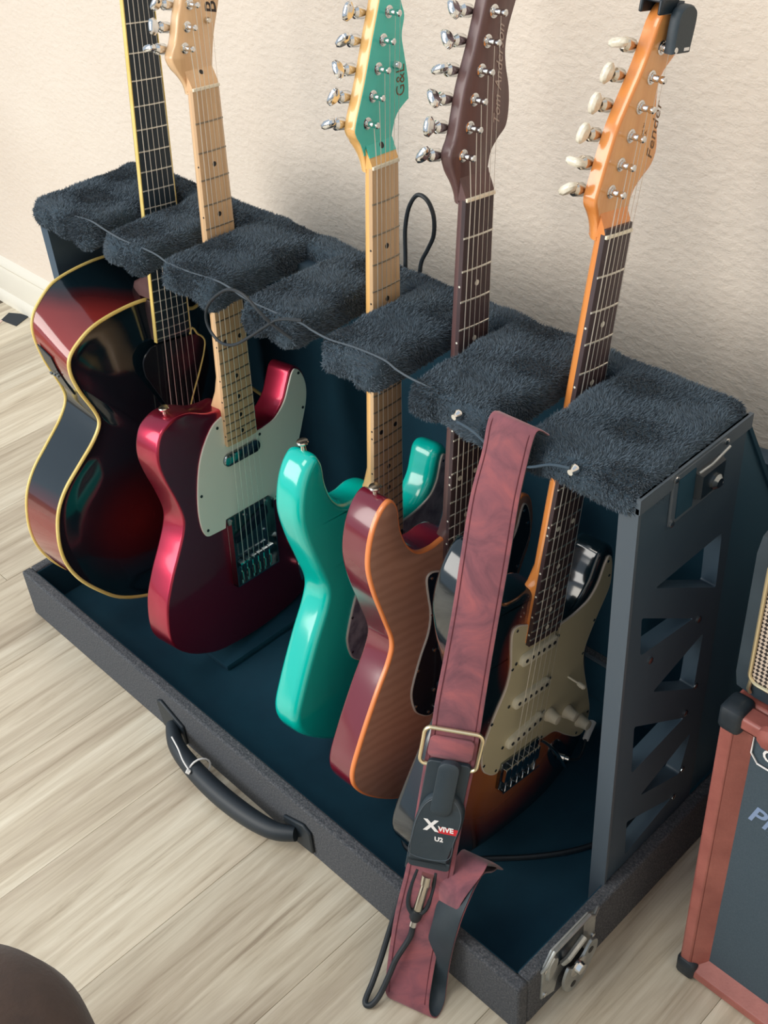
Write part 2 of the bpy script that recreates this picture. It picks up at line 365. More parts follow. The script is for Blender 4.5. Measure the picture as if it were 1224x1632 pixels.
# ------------------------------------------------------------------ rack case
L, D, H0, T = 1028.0, 463.0, 89.0, 16.0
case = tag(empty('guitar_rack_case', (L/2, D/2, 0)), 'open black carpeted flight case with plush-topped rack holding the guitars', 'guitar rack')
def cpart(mb, name, mats, **k):
    parent = k.pop('parent', case); o = mb.build(name, mats, parent, **k)
    if parent is case: o.location = (-L/2*U, -D/2*U, 0)
    return o
t = MB()
t.box(0, L, 0, T, 0, H0); t.box(0, L, D-T, D, 0, H0); t.box(0, T, T, D-T, 0, H0); t.box(L-T, L, T, D-T, 0, H0); t.box(T, L-T, T, D-T, 0, 8)
cpart(t, 'tray', 'carpet', bevel=3)
f = MB(); v, q = rbox(T+.5, L-T-.5, T+.5, D-T-.5, 8, 17, 3, (40, 20, 1), 1.0, 0.03); f.add(v, q)
f.box(T, T+1.5, T, D-T, 17, H0-4); f.box(L-T-1.5, L-T, T, D-T, 17, H0-4); f.box(T, L-T, T, T+1.5, 17, H0-4); f.box(T, L-T, D-T-1.5, D-T, 17, H0-4)
cpart(f, 'foam_lining', 'inner')
s_ = MB(); v, q = rbox(96, 226, 150, 400, 17, 64, 8, (4, 8, 3)); s_.add(v, q); cpart(s_, 'foam_support', 'inner')
s_ = MB(); v, q = rbox(260, 360, 120, 330, 17, 30, 5, (4, 8, 2)); s_.add(v, q); cpart(s_, 'foam_support', 'inner')
cpart(MB().box(560, 1022, D-T-3, D-T+1, H0-1, H0+2.5), 'hinge_strip', 'panel_edge')
# end panels with truss cut-outs (built as frame bars)
def plate_with_holes(name, outer, holes, x0, x1, m_):
    c = bpy.data.curves.new('c', 'CURVE'); c.dimensions = '2D'; c.fill_mode = 'BOTH'; c.extrude = (x1-x0)/2*U
    for loop in [outer]+holes:
        s = c.splines.new('POLY'); s.points.add(len(loop)-1); s.use_cyclic_u = True
        for q, (a, b) in zip(s.points, loop): q.co = (a*U, b*U, 0, 1)
    o = bpy.data.objects.new('c', c); COL.objects.link(o); dg = bpy.context.evaluated_depsgraph_get(); dg.update()
    me = bpy.data.meshes.new_from_object(o.evaluated_get(dg)); bpy.data.objects.remove(o); bpy.data.curves.remove(c)
    me.transform(Matrix(((0, 0, 1, (x0+x1)/2*U), (1, 0, 0, 0), (0, 1, 0, 0), (0, 0, 0, 1))))
    me.materials.clear(); me.materials.append(MT[m_])
    r = bpy.data.objects.new(name, me); COL.objects.link(r); r.parent = case; r.location = (-L/2*U, -D/2*U, 0); return r
def rtri(pts, r=5):
    out = []; P = [Vector((a, b)) for a, b in pts]
    for i in range(len(P)):
        a, b, c = P[i-1], P[i], P[(i+1) % len(P)]; u = (a-b).normalized()*r; w_ = (c-b).normalized()*r
        for t in (0, .25, .5, .75, 1): q = b + u*(1-t)**2 + w_*t**2; out.append((q.x, q.y))
    return out
XR = 1013.0
HL = [[(209,520),(322,518),(326,442)],[(191,494),(195,440),(289,424)],[(314,385),(311,302),(226,364)],[(198,334),(202,255),(299,264)],[(319,222),(306,160),(225,196)],[(203,170),(206,105),(296,125)],[(315,88),(305,44),(228,62)]]
OUT = [(170, 18), (340, 18), (340, 650), (170, 650)]
plate_with_holes('end_panel', OUT, [rtri(h) for h in HL], XR-18, XR, 'panel')
plate_with_holes('end_panel', OUT, [rtri(h) for h in HL], 24, 42, 'panel')
cpart(MB().box(XR-19, XR+1.5, 167, 171, 18, 640), 'lit_front_strip', 'panel_edge')  # panel's front edge strip, lit look put into its lighter colour
cpart(MB().box(XR-2, XR+2.5, 167, 344, 634, 650), 'edge_trim', 'panel_edge')
for y, z in [(300, 415), (314, 304), (300, 271), (312, 163), (300, 123), (214, 420)]:
    cpart(MB().lathe([(4, 0), (4, 1.5), (2, 2.4)], (XR, y, z), (1, 0, 0), 10), 'screw', 'shadedchrome')
# sloping back shell between the rack and the wall
sh = MB(); sh.prism([(339, 640), (344, 640), (466, 440), (466, 89), (461, 89), (461, 438)][::-1], [(0, 24), (0, XR)], ax='x')
cpart(sh, 'back_shell', 'inner')
for xa, xb in ((26, 36), (XR-12, XR-3)):
    sh = MB(); sh.prism([(341, 89), (461, 89), (461, 438), (341, 640)], [(0, xa), (0, xb)], ax='x'); cpart(sh, 'shell_side_hazed', 'shell')
# plush fingers ------------------------------------------------------
HT = 662.0
fing = [(22, 150), (193, 268), (317, 412), (470, 552), (606, 687), (737, 836), (882, 1007)]
def fur_blades(vs, fs, n, length, spread=0.55, droop=0.0):
    V = np.array([tuple(p) for p in vs]); Q = np.array(fs)
    a, b_, c_, d_ = V[Q[:, 0]], V[Q[:, 1]], V[Q[:, 2]], V[Q[:, 3]]
    nr = np.cross(c_-a, d_-b_); ar = np.linalg.norm(nr, axis=1); nr = nr/np.maximum(ar, 1e-9)[:, None]
    keep = nr[:, 2] > -0.6; pr = ar*keep; pr = pr/pr.sum()
    k = np.random.choice(len(Q), n, p=pr); u = np.random.rand(n, 1); w_ = np.random.rand(n, 1)
    p = (a[k]*(1-u)+b_[k]*u)*(1-w_) + (d_[k]*(1-u)+c_[k]*u)*w_
    ph = 0.9+1.3*np.sin(p[:, 0]*0.05+p[:, 1]*0.03)+1.2*np.sin(p[:, 1]*0.08-p[:, 0]*0.03+p[:, 2]*0.05)
    flow = np.stack([np.cos(ph), np.sin(ph), 0*ph-droop], 1)
    dirn = nr[k]*0.75 + flow*0.75 + np.random.randn(n, 3)*spread*0.4; dirn /= np.linalg.norm(dirn, axis=1)[:, None]
    sd = np.cross(dirn, np.random.randn(n, 3)); sd /= np.linalg.norm(sd, axis=1)[:, None]
    ln = length*(0.6+0.7*np.random.rand(n, 1)); wd = 0.75
    p = p - nr[k]*0.8
    A = p+sd*wd; B = p-sd*wd; C = p+dirn*ln
    vv = np.concatenate([A, B, C], 1).reshape(-1, 3); ff = np.arange(3*n).reshape(-1, 3)
    return vv, ff
def fur_object(vv, ff, parent):
    me = bpy.data.meshes.new('fur'); me.from_pydata((vv*U).tolist(), [], ff.tolist()); me.materials.append(MT['fur']); me.update()
    me.polygons.foreach_set('use_smooth', [True]*len(me.polygons))
    o = bpy.data.objects.new('fur', me); COL.objects.link(o); o.parent = parent; o['kind'] = 'stuff'; return o
for i, (xa, xb) in enumerate(fing):
    c_ = MB(); w_ = xb-xa
    v, q = rbox(xa-3, xb+3, 169, 338, HT-42, HT-4, 10, (max(10, int(w_/7)), 24, 6), 3.0, 0.030, i*3.1); c_.add(v, q); allv = list(v); allq = list(q)
    # drooping tufts at the front end, wrapping down over the bar
    drops = [(xa+17, 21), (xb-17, 21)] if w_ < 110 else [(xa+18, 24), ((xa+xb)/2, 22), (xb-18, 24)]
    if i == 6: drops = [(xa+18, 20)]
    for dx_, rr in drops:
        v, q = rbox(dx_-rr, dx_+rr, 164, 196, HT-45, HT-10, 14, (6, 6, 6), 3.5, 0.04, i+dx_); o_ = len(allv); c_.add(v, q); allv += v; allq += [tuple(a+o_ for a in g) for g in q]
    if i == 6:
        v, q = rbox(905, 1011, 163, 190, HT-36, HT-8, 11, (10, 4, 4), 2.0, 0.05, 3); o_ = len(allv); c_.add(v, q); allv += v; allq += [tuple(a+o_ for a in g) for g in q]
    cu = cpart(c_, 'neck_cushion', 'cushion')
    vv, ff = fur_blades(allv, allq, int(330*w_), 4.6); fur_object(vv, ff, cu)
c_ = MB(); v, q = rbox(24, 1010, 316, 346, HT-36, HT-4, 10, (110, 4, 4), 3.0, 0.03, 9); c_.add(v, q)
cu = cpart(c_, 'rear_cushion', 'cushion'); vv, ff = fur_blades(v, q, 60000, 4.6); fur_object(vv, ff, cu)
cpart(MB().box(40, XR-18, 300, 338, HT-48, HT-28), 'cross_rail', 'panel')
# retaining cord across the slots
pts = []
xs = [118, 150, 185, 225, 268, 295, 325, 370, 412, 440, 475, 520, 560, 585, 615, 650, 690, 715, 745, 790]
for i, x in enumerate(xs):
    pts.append((x, 176 + 3*math.sin(i*1.7), HT-4 + 2*math.sin(i*0.9)))
cpart(MB().tube(spl(pts, 5, False), 1.1, 7), 'retaining_cord', 'panel_edge')
cpart(MB().tube(spl([(812, 157, 648), (840, 150, 652), (870, 150, 640), (900, 152, 640), (925, 156, 652), (944, 160, 655)], 5, False), 1.4, 7), 'retaining_cord', 'panel')
for x, z in ((806, 650), (946, 652)):
    cpart(MB().lathe([(5, 0), (5, 2), (3, 5), (3, 8)], (x, 166, z), (0, -1, 0), 12), 'cord_bolt', 'chrome')
# catch on the end panel (upper)
kp = cpart(MB().prism([(216, 590), (300, 590), (300, 648), (216, 648)], [(0, XR), (1.5, XR+3)], ax='x'), 'catch_plate', 'panel_edge', bevel=1)
MB().prism([(224, 597), (250, 597), (250, 640), (224, 640)], [(0, XR+3), (0, XR+4)], ax='x').build('recess', 'inner', kp)
MB().prism([(250, 604), (290, 604), (290, 634), (250, 634)], [(0, XR+3), (3, XR+11)], ax='x').build('twist_latch', 'blackplastic', kp)
MB().tube([(XR+9, 247, 638), (XR+12, 262, 641), (XR+12, 290, 646)], 1.3, 8).build('latch_bar', 'zinc', kp)
MB().lathe([(8, 0), (8, 5), (5, 8)], (XR+8, 274, 615), (1, 0, 0), 16).build('latch_boss', 'shadedchrome', kp)
for y, z in ((219, 644), (298, 643), (219, 594), (298, 595)):
    MB().lathe([(3.4, 0), (3.4, 1.6), (1.5, 2.6)], (XR+3, y, z), (1, 0, 0), 10).build('rivet', 'chrome', kp)
# butterfly latch on the tray's right end
lp = cpart(MB().prism([(36, 28), (60, 16), (66, 40), (84, 50), (108, 50), (116, 32), (132, 44), (132, 96), (116, 108), (52, 108), (40, 92), (38, 86)][::-1], [(0, L), (0.6, L+2.4)], ax='x'), 'latch_plate', 'zinc', bevel=.5)
MB().tube([(L+2, 36, 84), (L+6, 40, 96), (L+6, 52, 110), (L+6, 114, 110), (L+6, 122, 100), (L+2, 134, 98)], 2.2, 8).build('plate_rim', 'zinc', lp)
MB().prism([(56, 66), (108, 66), (108, 98), (56, 98)], [(0, L+2.4), (0, L+3)], ax='x').build('dish', 'blackplastic', lp)
MB().prism(spl2([(64, 36), (70, 12), (84, 2), (100, 6), (112, 20), (124, 40), (124, 58), (112, 66), (98, 52), (82, 48), (72, 58)], 5), [(0, L+9), (0.6, L+12)], ax='x').build('twist_wing', 'zinc', lp)
for y, z in ((82, 16), (112, 50)):
    MB().lathe([(4.6, 0), (4.6, 0.5)], (L+12, y, z), (1, 0, 0), 14).build('wing_hole', 'hole', lp)
MB().lathe([(14, 0), (14, 1.5), (8, 2), (7, 7), (4, 8)], (L+11, 90, 42), (1, 0, 0), 20).build('latch_boss', 'chrome', lp)
MB().tube([(L+6, 68, 70), (L+10, 72, 78), (L+10, 100, 88)], 4.2, 8).build('hook', 'zinc', lp)
MB().prism(spl2([(44, 58), (56, 66), (62, 86), (54, 96), (44, 84)], 4), [(0, L+2), (2, L+6)], ax='x').build('spring_cover', 'zinc', lp)
for y, z in ((42, 32), (42, 80), (128, 50), (128, 90)):
    MB().lathe([(3, 0), (3, 1.4), (1.5, 2)], (L+2.4, y, z), (1, 0, 0), 10).build('rivet', 'chrome', lp)
# matching latch hidden on the left end shows as a small bright lip
lp2 = cpart(MB().box(-3, 12, 150, 250, 40, 92), 'latch_plate', 'zinc', bevel=1)
# carry handle on the tray's front
hd = cpart(MB().prism([(366, 12), (420, 8), (420, 46), (372, 66), (362, 60)], [(0, 0), (0, 5)], ax='y'), 'handle_mount', 'rubber', bevel=2)
hd2 = cpart(MB().prism([(636, 8), (690, 12), (690, 52), (676, 60), (636, 44)], [(0, 0), (0, 5)], ax='y'), 'handle_mount', 'rubber', bevel=2)
pth = spl([(395, -6, 36), (425, -22, 30), (470, -30, 27), (530, -33, 26), (590, -30, 27), (636, -22, 30), (664, -8, 34)], 6, False)
hg = cpart(MB().tube(pth, [9+5*math.sin(math.pi*min(1, max(0, i/(len(pth)-1)))) for i in range(len(pth))], 12, up=(0, 0, 1), flat=1.15), 'carry_handle', 'rubber')
ct = MB().tube([p for p in [(483+4*math.cos(a), -25+15*math.cos(a), 30+17*math.sin(a)) for a in [k*2*math.pi/16 for k in range(16)]]], 1.3, 6, True)
ct.tube(spl([(487, -42, 40), (470, -40, 48), (452, -34, 54), (434, -30, 60)], 4, False), 1.1, 6); ct.lathe([(3.4, 0), (3.4, 5)], (485, -42, 38), (-.6, -.4, .5), 8)
tie = ct.build('cable_tie', 'white'); tag(tie, 'thin white zip tie looped round the case carry handle', 'cable tie')

# ------------------------------------------------------------------ guitars
POSE = {
'arch':([156.4, 308.365, 912.545],[[-0.02723, -0.05703, 0.998], [0.99059, 0.13244, 0.0346], [-0.13415, 0.98955, 0.05289]]),
'tele':([300.167, 285.579, 827.593],[[-0.10622, -0.06307, 0.99234], [0.98789, 0.1068, 0.11253], [-0.11308, 0.99228, 0.05096]]),
'teal':([591.278, 292.604, 802.605],[[-0.0942, -0.01745, 0.9954], [0.99129, 0.09075, 0.0954], [-0.092, 0.99572, 0.00875]]),
'brown':([719.821, 296.195, 799.808],[[-0.0054, -0.02742, 0.99961], [0.99303, 0.11753, 0.00859], [-0.11772, 0.99269, 0.02659]]),
'strat':([871.445, 315.062, 797.197],[[-0.01812, 0.01329, 0.99975], [0.98452, 0.17461, 0.01552], [-0.17436, 0.98455, -0.01625]]),
}
class G:
    """guitar frame: nut centre is the local origin, +y to the headstock, +x treble side, +z out of the face"""
    def __init__(s, key, name, label, base=-790):
        c0, R = POSE[key]; M3 = Matrix(R); m4 = M3.to_4x4()
        s.base = base; s.root = empty(name); p = Vector(c0) + M3 @ Vector((0, base, -30))
        s.root.matrix_world = Matrix.Translation(p*U) @ m4
        tag(s.root, label, 'guitar', None if key == 'arch' else 'electric guitars standing in the rack'); s.key = key
    def part(s, mb, name, mats, parent=None, **k):
        o = mb.build(name, mats, parent or s.root, **k)
        if parent is None: o.location = (0, -s.base*U, 30*U)
        return o
    def copy(s, o, loc=(0, 0, 0), scale=(1, 1, 1)):
        c = o.copy(); COL.objects.link(c); c.parent = s.root
        c.location = (loc[0]*U, (loc[1]-s.base)*U, (loc[2]+30)*U); c.scale = scale; return c
    def text(s, *a, **k):
        o = text(*a, parent=s.root, **k); o.location = (0, -s.base*U, 30*U); return o
def fy(n, sc=648.0): return -sc*(1-2**(-n/12))
def hw(y, w0=42.0): return (w0 + 14/466.0*(-y))/2
def neck(g, wm, bm_, nfret, fm, dotm, w0=42, ytop=0, heel=-410, hd=24, end=None, sc=648, sidem=None, thick=20, bind=None):
    yend = end or (fy(nfret, sc)-9)
    m_ = MB(); ys = [0, -30, -120, -240, heel+45, heel+22, heel+8, heel, heel-8]; dep = [thick-1, thick, thick+1, thick+2, thick+3, thick+5, hd+4, hd+8, hd+8]
    ys = [13]+ys; dep = [thick-1.5]+dep
    rings = []
    for y, d in zip(ys, dep):
        w_ = hw(min(y, 0), w0)-0.3; e = 0.5 if y > heel+30 else (0.25 if y > heel+10 else 0.08)
        sq = 1.0 if y > heel+30 else (0.55 if y > heel+10 else 0.25)
        rg = []
        for k in range(13):
            a = math.pi*k/12; cx = math.cos(a); sy = math.sin(a)
            px = math.copysign(abs(cx)**sq, cx)*w_; pz = -6-2 - (abs(sy)**sq)*(d-8)
            rg.append((px, y, pz))
        rg = [(w_, y, -5.5 if y < 5 else -8)] + rg + [(-w_, y, -5.5 if y < 5 else -8)]; rings.append(rg)
    n_ = len(rings[0]); v = [p for r in rings for p in r]; f = []
    for i in range(len(rings)-1):
        for k in range(n_): l = (k+1) % n_; f.append((i*n_+k, i*n_+l, (i+1)*n_+l, (i+1)*n_+k))
    f.append(tuple(range(n_))[::-1]); f.append(tuple((len(rings)-1)*n_+k for k in range(n_)))
    m_.add(v, f); g.part(m_, 'neck', wm, angle=50)
    if heel > yend+20:
        hb = MB(); hb.prism([(-hw(yend, w0)+.4, yend+2), (hw(yend, w0)-.4, yend+2), (hw(heel, w0)-.4, heel-4), (-hw(heel, w0)+.4, heel-4)], [(0, -10), (0, -5.5)]); g.part(hb, 'neck_heel', wm)
    # fretboard, slightly radiused
    b = MB(); rows = []
    yy = [ytop if ytop > 0 else 3.0, -100, -250, -400, yend]
    for y in yy:
        w_ = hw(min(y, 0), w0); rows.append([(-w_, y, -6), (-w_, y, -1.2), (-w_*.5, y, -0.3), (0, y, 0), (w_*.5, y, -0.3), (w_, y, -1.2), (w_, y, -6)])
    v = [p for r in rows for p in r]; f = []
    for i in range(len(rows)-1):
        for k in range(7): l = (k+1) % 7; f.append((i*7+l, i*7+k, (i+1)*7+k, (i+1)*7+l))
    f.append(tuple(range(7))); f.append(tuple(4*7+k for k in range(7))[::-1])
    b.add(v, f); g.part(b, 'fretboard', bm_, angle=30)
    if bind:
        for sg in (-1, 1):
            w0_, w1_ = hw(0, w0), hw(yend, w0)
            g.part(MB().prism([(sg*w0_, 2), (sg*(w0_+1.9), 2), (sg*(w1_+1.9), yend), (sg*w1_, yend)], [(0, -6.5), (0.3, -0.6)]), 'fretboard_binding', bind)
    # nut
    g.part(MB().box(-w0/2, w0/2, 0, 3.6, -3, 1.0), 'nut', 'bone', bevel=.5)
    fr = None
    for i in range(1, nfret+1):
        y = fy(i, sc); w_ = hw(y, w0)
        if fr is None:
            m2 = MB(); rr = []
            for x, z in ((-1, -1.2), (-.5, -.3), (0, 0), (.5, -.3), (1, -1.2)): rr.append([(x*20, -1.3, z-.4), (x*20, -.6, z+.8), (x*20, .6, z+.8), (x*20, 1.3, z-.4)])
            v = [p for r in rr for p in r]; f = []
            for a in range(4):
                for k in range(4): l = (k+1) % 4; f.append((a*4+k, a*4+l, a*4+4+l, a*4+4+k))
            f += [(3, 2, 1, 0), (16, 17, 18, 19)]
            m2.add(v, f); fr = g.part(m2, 'fret', fm, smooth=False)
            fr.location = (0, (y-g.base)*U, 30*U); fr.scale = (w_/20+.01, 1, 1)
        else: g.copy(fr, (0, y, 0), (w_/20+.01, 1, 1))
    if dotm:
        d0 = None; sd = None
        for i in (3, 5, 7, 9, 12, 15, 17, 19, 21):
            if i > nfret: continue
            y = (fy(i, sc)+fy(i-1, sc))/2; w_ = hw(y, w0)
            for x in ((0,) if i != 12 else (-w_*.5, w_*.5)):
                if d0 is None: d0 = g.part(MB().lathe([(3.1, -.4), (3.1, .12)], (0, 0, 0), (0, 0, 1), 16), 'inlay_dot', dotm); d0.location = (x*U, (y-g.base)*U, 30*U)
                else: g.copy(d0, (x, y, 0 if x == 0 else -.25))
            if sidem:
                for yo in ((0,) if i != 12 else (-5, 5)):
                    if sd is None: sd = g.part(MB().lathe([(1.2, -.4), (1.2, .25)], (0, 0, 0), (-1, 0, 0), 10), 'side_dot', sidem); sd.location = (-w_*U, (y+yo-g.base)*U, (30-4)*U)
                    else: g.copy(sd, (-w_, y+yo, -4))
def strings(g, posts, ysad=-648, zsad=4.0, ytail=None, w0=42, sp=5.2):
    for i in range(6):
        t_ = (i-2.5); r = [0.55, 0.47, 0.40, 0.32, 0.27, 0.23][i]
        p = [(t_*sp*2, ysad, zsad), (t_*(w0-8)/5, 2, 1.8)]
        if ytail: p = [(t_*sp*2, ytail, zsad-8)] + p
        if posts: p.append((posts[i][0]+2.4, posts[i][1], -3.0))
        g.part(MB().tube(p, r, 5), 'string', 'string')
def tuners(g, posts, edge, style='chrome', zf=-10, th=15):
    """posts: 6 (x,y); edge(y)-> x of the tuner side of the headstock"""
    for i, (px, py) in enumerate(posts):
        b = MB().lathe([(6.2, 0), (6.2, 1.0), (4.6, 1.6), (4.6, 2.6)], (px, py, zf), (0, 0, 1), 18)
        b.lathe([(3.2, 2.0), (3.0, 7), (2.5, 9), (3.3, 11), (3.3, 14.5), (2.3, 15.5)], (px, py, zf), (0, 0, 1), 14)
        pg = g.part(b, 'tuning_post', 'chrome')
        ex = edge(py); zb = zf-th-6; dirx = Vector((-0.985, 0.17, 0)).normalized()
        hb = MB().lathe([(5.0, -8), (6.4, -6), (6.4, 5), (4, 8)], (ex-3, py, zb), dirx, 12)
        hb.build('gear_housing', 'chrome' if style != 'pearl' else 'nickel', pg)
        O = Vector((ex, py, zb)) + dirx*2
        MB().lathe([(2.4, 0), (2.4, 12)], O, dirx, 10).build('tuner_shaft', 'chrome' if style != 'pearl' else 'blackplastic', pg)
        O2 = O + dirx*16; rot = random.uniform(-0.7, 0.7) + (1.2 if i in (0, 3) and style != 'pearl' else 0)
        if style == 'pearl': rot = [0.9, 1.6, 0.2, 0.1, 0.2, 1.3][i]
        a_ = Vector((0, math.cos(rot), math.sin(rot))); a_ = (a_ - dirx*a_.dot(dirx)).normalized(); b_ = dirx.cross(a_)
        kb = MB(); outl = []
        for k in range(20):
            th_ = 2*math.pi*k/20; cx, sy = math.cos(th_), math.sin(th_)
            outl.append((math.copysign(abs(cx)**.8, cx)*6.0, math.copysign(abs(sy)**.75, sy)*(9.5 if cx > -.2 else 8.2)))
        rings = []
        for sc_, zz in ((.72, -3.6), (1, -1.6), (1, 1.6), (.72, 3.6)):
            rings.append([O2 + dirx*(x*sc_) + a_*(y*sc_) + b_*zz for x, y in outl])
        v = [p for r_ in rings for p in r_]; f = []
        for q_ in range(3):
            for k in range(20): l = (k+1) % 20; f.append((q_*20+k, q_*20+l, (q_+1)*20+l, (q_+1)*20+k))
        f.append(tuple(range(20))[::-1]); f.append(tuple(60+k for k in range(20)))
        kb.add(v, f); kb.build('tuner_button', 'pearl' if style == 'pearl' else 'chrome', pg, angle=40)
def strap_button(g, x, y, z, d):
    g.part(MB().lathe([(3.5, -3), (3, 5), (6.5, 7), (7.2, 9), (6.5, 10.5), (2, 11)], (x, y, z), d, 16), 'strap_button', 'nickel')
def ramp(w0=21.0):
    """wood rising from headstock face up to the nut"""
    v = []; f = []
    prof = [(0, -1.5), (5, -1.8), (11, -4.5), (20, -9.5), (24, -10.5), (24, -14), (0, -14)]
    for s_ in (-1, 1):
        for y, z in prof: v.append((s_*(w0+ y*0.02), y, z))
    n_ = len(prof)
    for i in range(n_): j = (i+1) % n_; f.append((i, j, n_+j, n_+i))
    f += [tuple(range(n_))[::-1], tuple(n_+i for i in range(n_))]
    return v, f

SB = [(0,-782),(-50,-779),(-90,-768),(-132,-738),(-165,-702),(-175,-669),(-162,-628),(-136,-570),(-114,-527),(-109,-500),(-122,-461),(-139,-413),(-147,-374),(-142,-338),(-129,-313),(-113,-304),(-102,-318),(-97,-348),(-86,-374),(-68,-392),(-46,-396),(-24,-393),(-4,-400),
      (14,-425),(30,-458),(52,-470),(75,-462),(93,-442),(100,-420),(106,-404),(118,-397),(131,-403),(139,-422),(142,-448),(139,-478),(128,-505),(119,-532),(120,-556),(130,-590),(145,-630),(155,-672),(152,-712),(132,-748),(95,-772),(50,-781)]
def round_prof(z0, z1, r, n=5, rz=None):
    out = []; rz = rz or r
    for k in range(n+1): a = math.pi/2*k/n; out.append((r*(1-math.sin(a)), z0 + rz*(1-math.cos(a))))
    for k in range(n+1): a = math.pi/2*k/n; out.append((r*(1-math.cos(a)), z1 - rz*(1-math.sin(a))))
    return out
def screws(g, pts, z, parent=None, mname='shadedchrome', r=2.4):
    s0 = None
    for x, y in pts:
        if s0 is None: s0 = g.part(MB().lathe([(r, -.3), (r, .6), (r*.5, .9)], (0, 0, 0), (0, 0, 1), 10), 'screw', mname); s0.location = (x*U, (y-g.base)*U, (z+30)*U)
        else: g.copy(s0, (x, y, z))
PGS = [(-28,-437),(-28,-437),(-46,-430),(-55,-436),(-52,-462),(-47,-490),(-50,-518),(-63,-548),(-75,-584),(-77,-604),(-70,-630),(-58,-644),(-47,-652),(-38,-653),(-34,-642),(-34,-642),(38,-641),(38,-641),(46,-652),(74,-656),(104,-680),(134,-700),(150,-696),(152,-667),(138,-628),(122,-592),(110,-560),(108,-534),(120,-498),(135,-461),(132,-432),(125,-413),(118,-409),(113,-418),(106,-443),(92,-460),(66,-468),(38,-470),(29,-470),(29,-470)]
def poly_pg(g, pts, z, m_, edge=None, th=2.2, n=6, name='pickguard'):
    P = spl2(pts, n)
    if edge:
        g.part(MB().prism(P, [(0, z-th), (0, z-.5), (.6, z)]), name+'_edge', edge)
        return g.part(MB().prism(P, [(1.6, z-th), (1.6, z+.25)]), name, m_)
    return g.part(MB().prism(P, [(0, z-th), (0, z-.6), (.8, z)]), name, m_)
def pickup_single(g, cx, cy, tilt=0.0, zt=-2.0, m_='puwhite', plen=34, pw=8.5):
    P = []
    for k in range(24):
        a = 2*math.pi*k/24; P.append((math.copysign(plen-pw, math.cos(a))+pw*math.cos(a), pw*math.sin(a)))
    c_, s_ = math.cos(tilt), math.sin(tilt)
    P = [(cx+x*c_-y*s_, cy+x*s_+y*c_) for x, y in P]
    p = g.part(MB().prism(P, [(0, -8), (0, zt-1), (1.2, zt)]), 'pickup', m_, angle=50)
    for i in range(6):
        x = (i-2.5)*10.4*.98
        MB().lathe([(2.5, -1), (2.5, .7)], (cx+x*c_, cy+x*s_, zt), (0, 0, 1), 12).build('pole_piece', 'pole', p)
    return p
def knob(g, x, y, z, m_='knob'):
    k_ = g.part(MB().lathe([(9.5, 0), (9.5, 2), (8.2, 5), (6.8, 14), (6.4, 15.5), (4.5, 16)], (x, y, z), (0, 0, 1), 24), 'knob', m_)
def flatM(x, y, z, ang=90, flip=False):
    return Matrix.Translation((x, y, z)) @ Matrix.Rotation(math.radians(ang), 4, 'Z')

# ---- sunburst solid-body, nearest the right end
g = G('strat', 'electric_guitar', 'sunburst electric guitar with mint pickguard and orange maple headstock, nearest the rack end')
g.part(MB().prism(spl2(SB, 6), round_prof(-54, -9.5, 9, 5)), 'body', 'sb_strat', angle=60)
neck(g, 'mapleorange', 'rosewood', 21, 'fretm', 'dotw', ytop=9, sidem='dotw')
HS = [(-21,-4),(-22,8),(-26,20),(-32,33),(-30,46),(-19,90),(-8,115),(6,143),(14,165),(20,182),(30,193),(43,195),(57,187),(65,172),(62,158),(51,147),(41,138),(37,126),(41,105),(50,84),(54,68),(50,55),(38,45),(29,36),(25,25),(23,12),(21,-4),(21,-4),(0,-4),(-21,-4)]
hm = MB().prism(spl2(HS, 5), [(2, -25), (.4, -24), (0, -20), (0, -16), (0, -12), (.4, -10.6), (1.6, -10)], tf=hst); g.part(hm, 'headstock', 'mapleorange', angle=50)
g.part(MB().prism(spl2(HS, 5), [(2.6, -10.2), (2.8, -9.9)]), 'headstock_face', 'mapleface')
v, f_ = ramp(); g.part(MB().add(v, f_), 'headstock_ramp', 'mapleorange', angle=50)
SP = [(-11,40),(-3,63),(5,87),(12,111),(21,135),(29,159)]
tuners(g, SP, lambda y: np.interp(y, [33, 90, 143, 182], [-31, -19, 6, 20]), 'pearl'); strings(g, SP, zsad=3)
g.text('Fender', 14, flatM(47, 60, -9.75), mname='goldink', shear=.35, thick=.0, sx=1.3)
g.text('MADE IN\nU.S.A.', 4.5, flatM(26, 78, -9.75, 90), mname='goldink', name='small_print')
poly_pg(g, PGS, -7.5, 'mint_pg', 'plyedge', n=5)
screws(g, [(-47,-436),(-44,-492),(-67,-560),(-70,-622),(-44,-646),(44,-646),(128,-690),(146,-664),(103,-545),(114,-500),(127,-440),(118,-416),(33,-474)], -7.2, r=2.0)
for cy, ti in ((-486, 0), (-549, 0), (-607, 0.16)): pickup_single(g, 0, cy, ti)
screws(g, [(-39,-486),(39,-486),(-39,-549),(39,-549),(-38,-613),(38,-601)], -7.0, r=2.4)
for x, y in ((50,-612),(92,-632),(128,-668)): knob(g, x, y, -7)
g.part(MB().tube([(80,-570,-8), (84,-574,6)], 1.4, 8).lathe([(2.6, 0), (3.6, 4), (3.4, 9), (1.5, 11)], (84,-574,5), (.2,-.3,1), 12), 'pickup_switch', 'bone')
br = g.part(MB().box(-36, 36, -682, -640, -9.5, -4), 'bridge_plate', 'shadedchrome', bevel=1)
for i in range(6):
    x = (i-2.5)*11.2
    MB().box(x-5, x+5, -668, -648, -4, 1.5).tube([(x, -668, 0), (x, -682, 0)], 1.0, 6).build('saddle', 'chrome', br, bevel=.6)
MB().box(-36, 36, -683, -680, -6, 3).build('bridge_lip', 'chrome', br)
MB().tube(spl([(38,-645,-3),(48,-655,4),(62,-676,12),(76,-700,16)], 5, False), 2.0, 8).build('tremolo_arm', 'chrome', br)
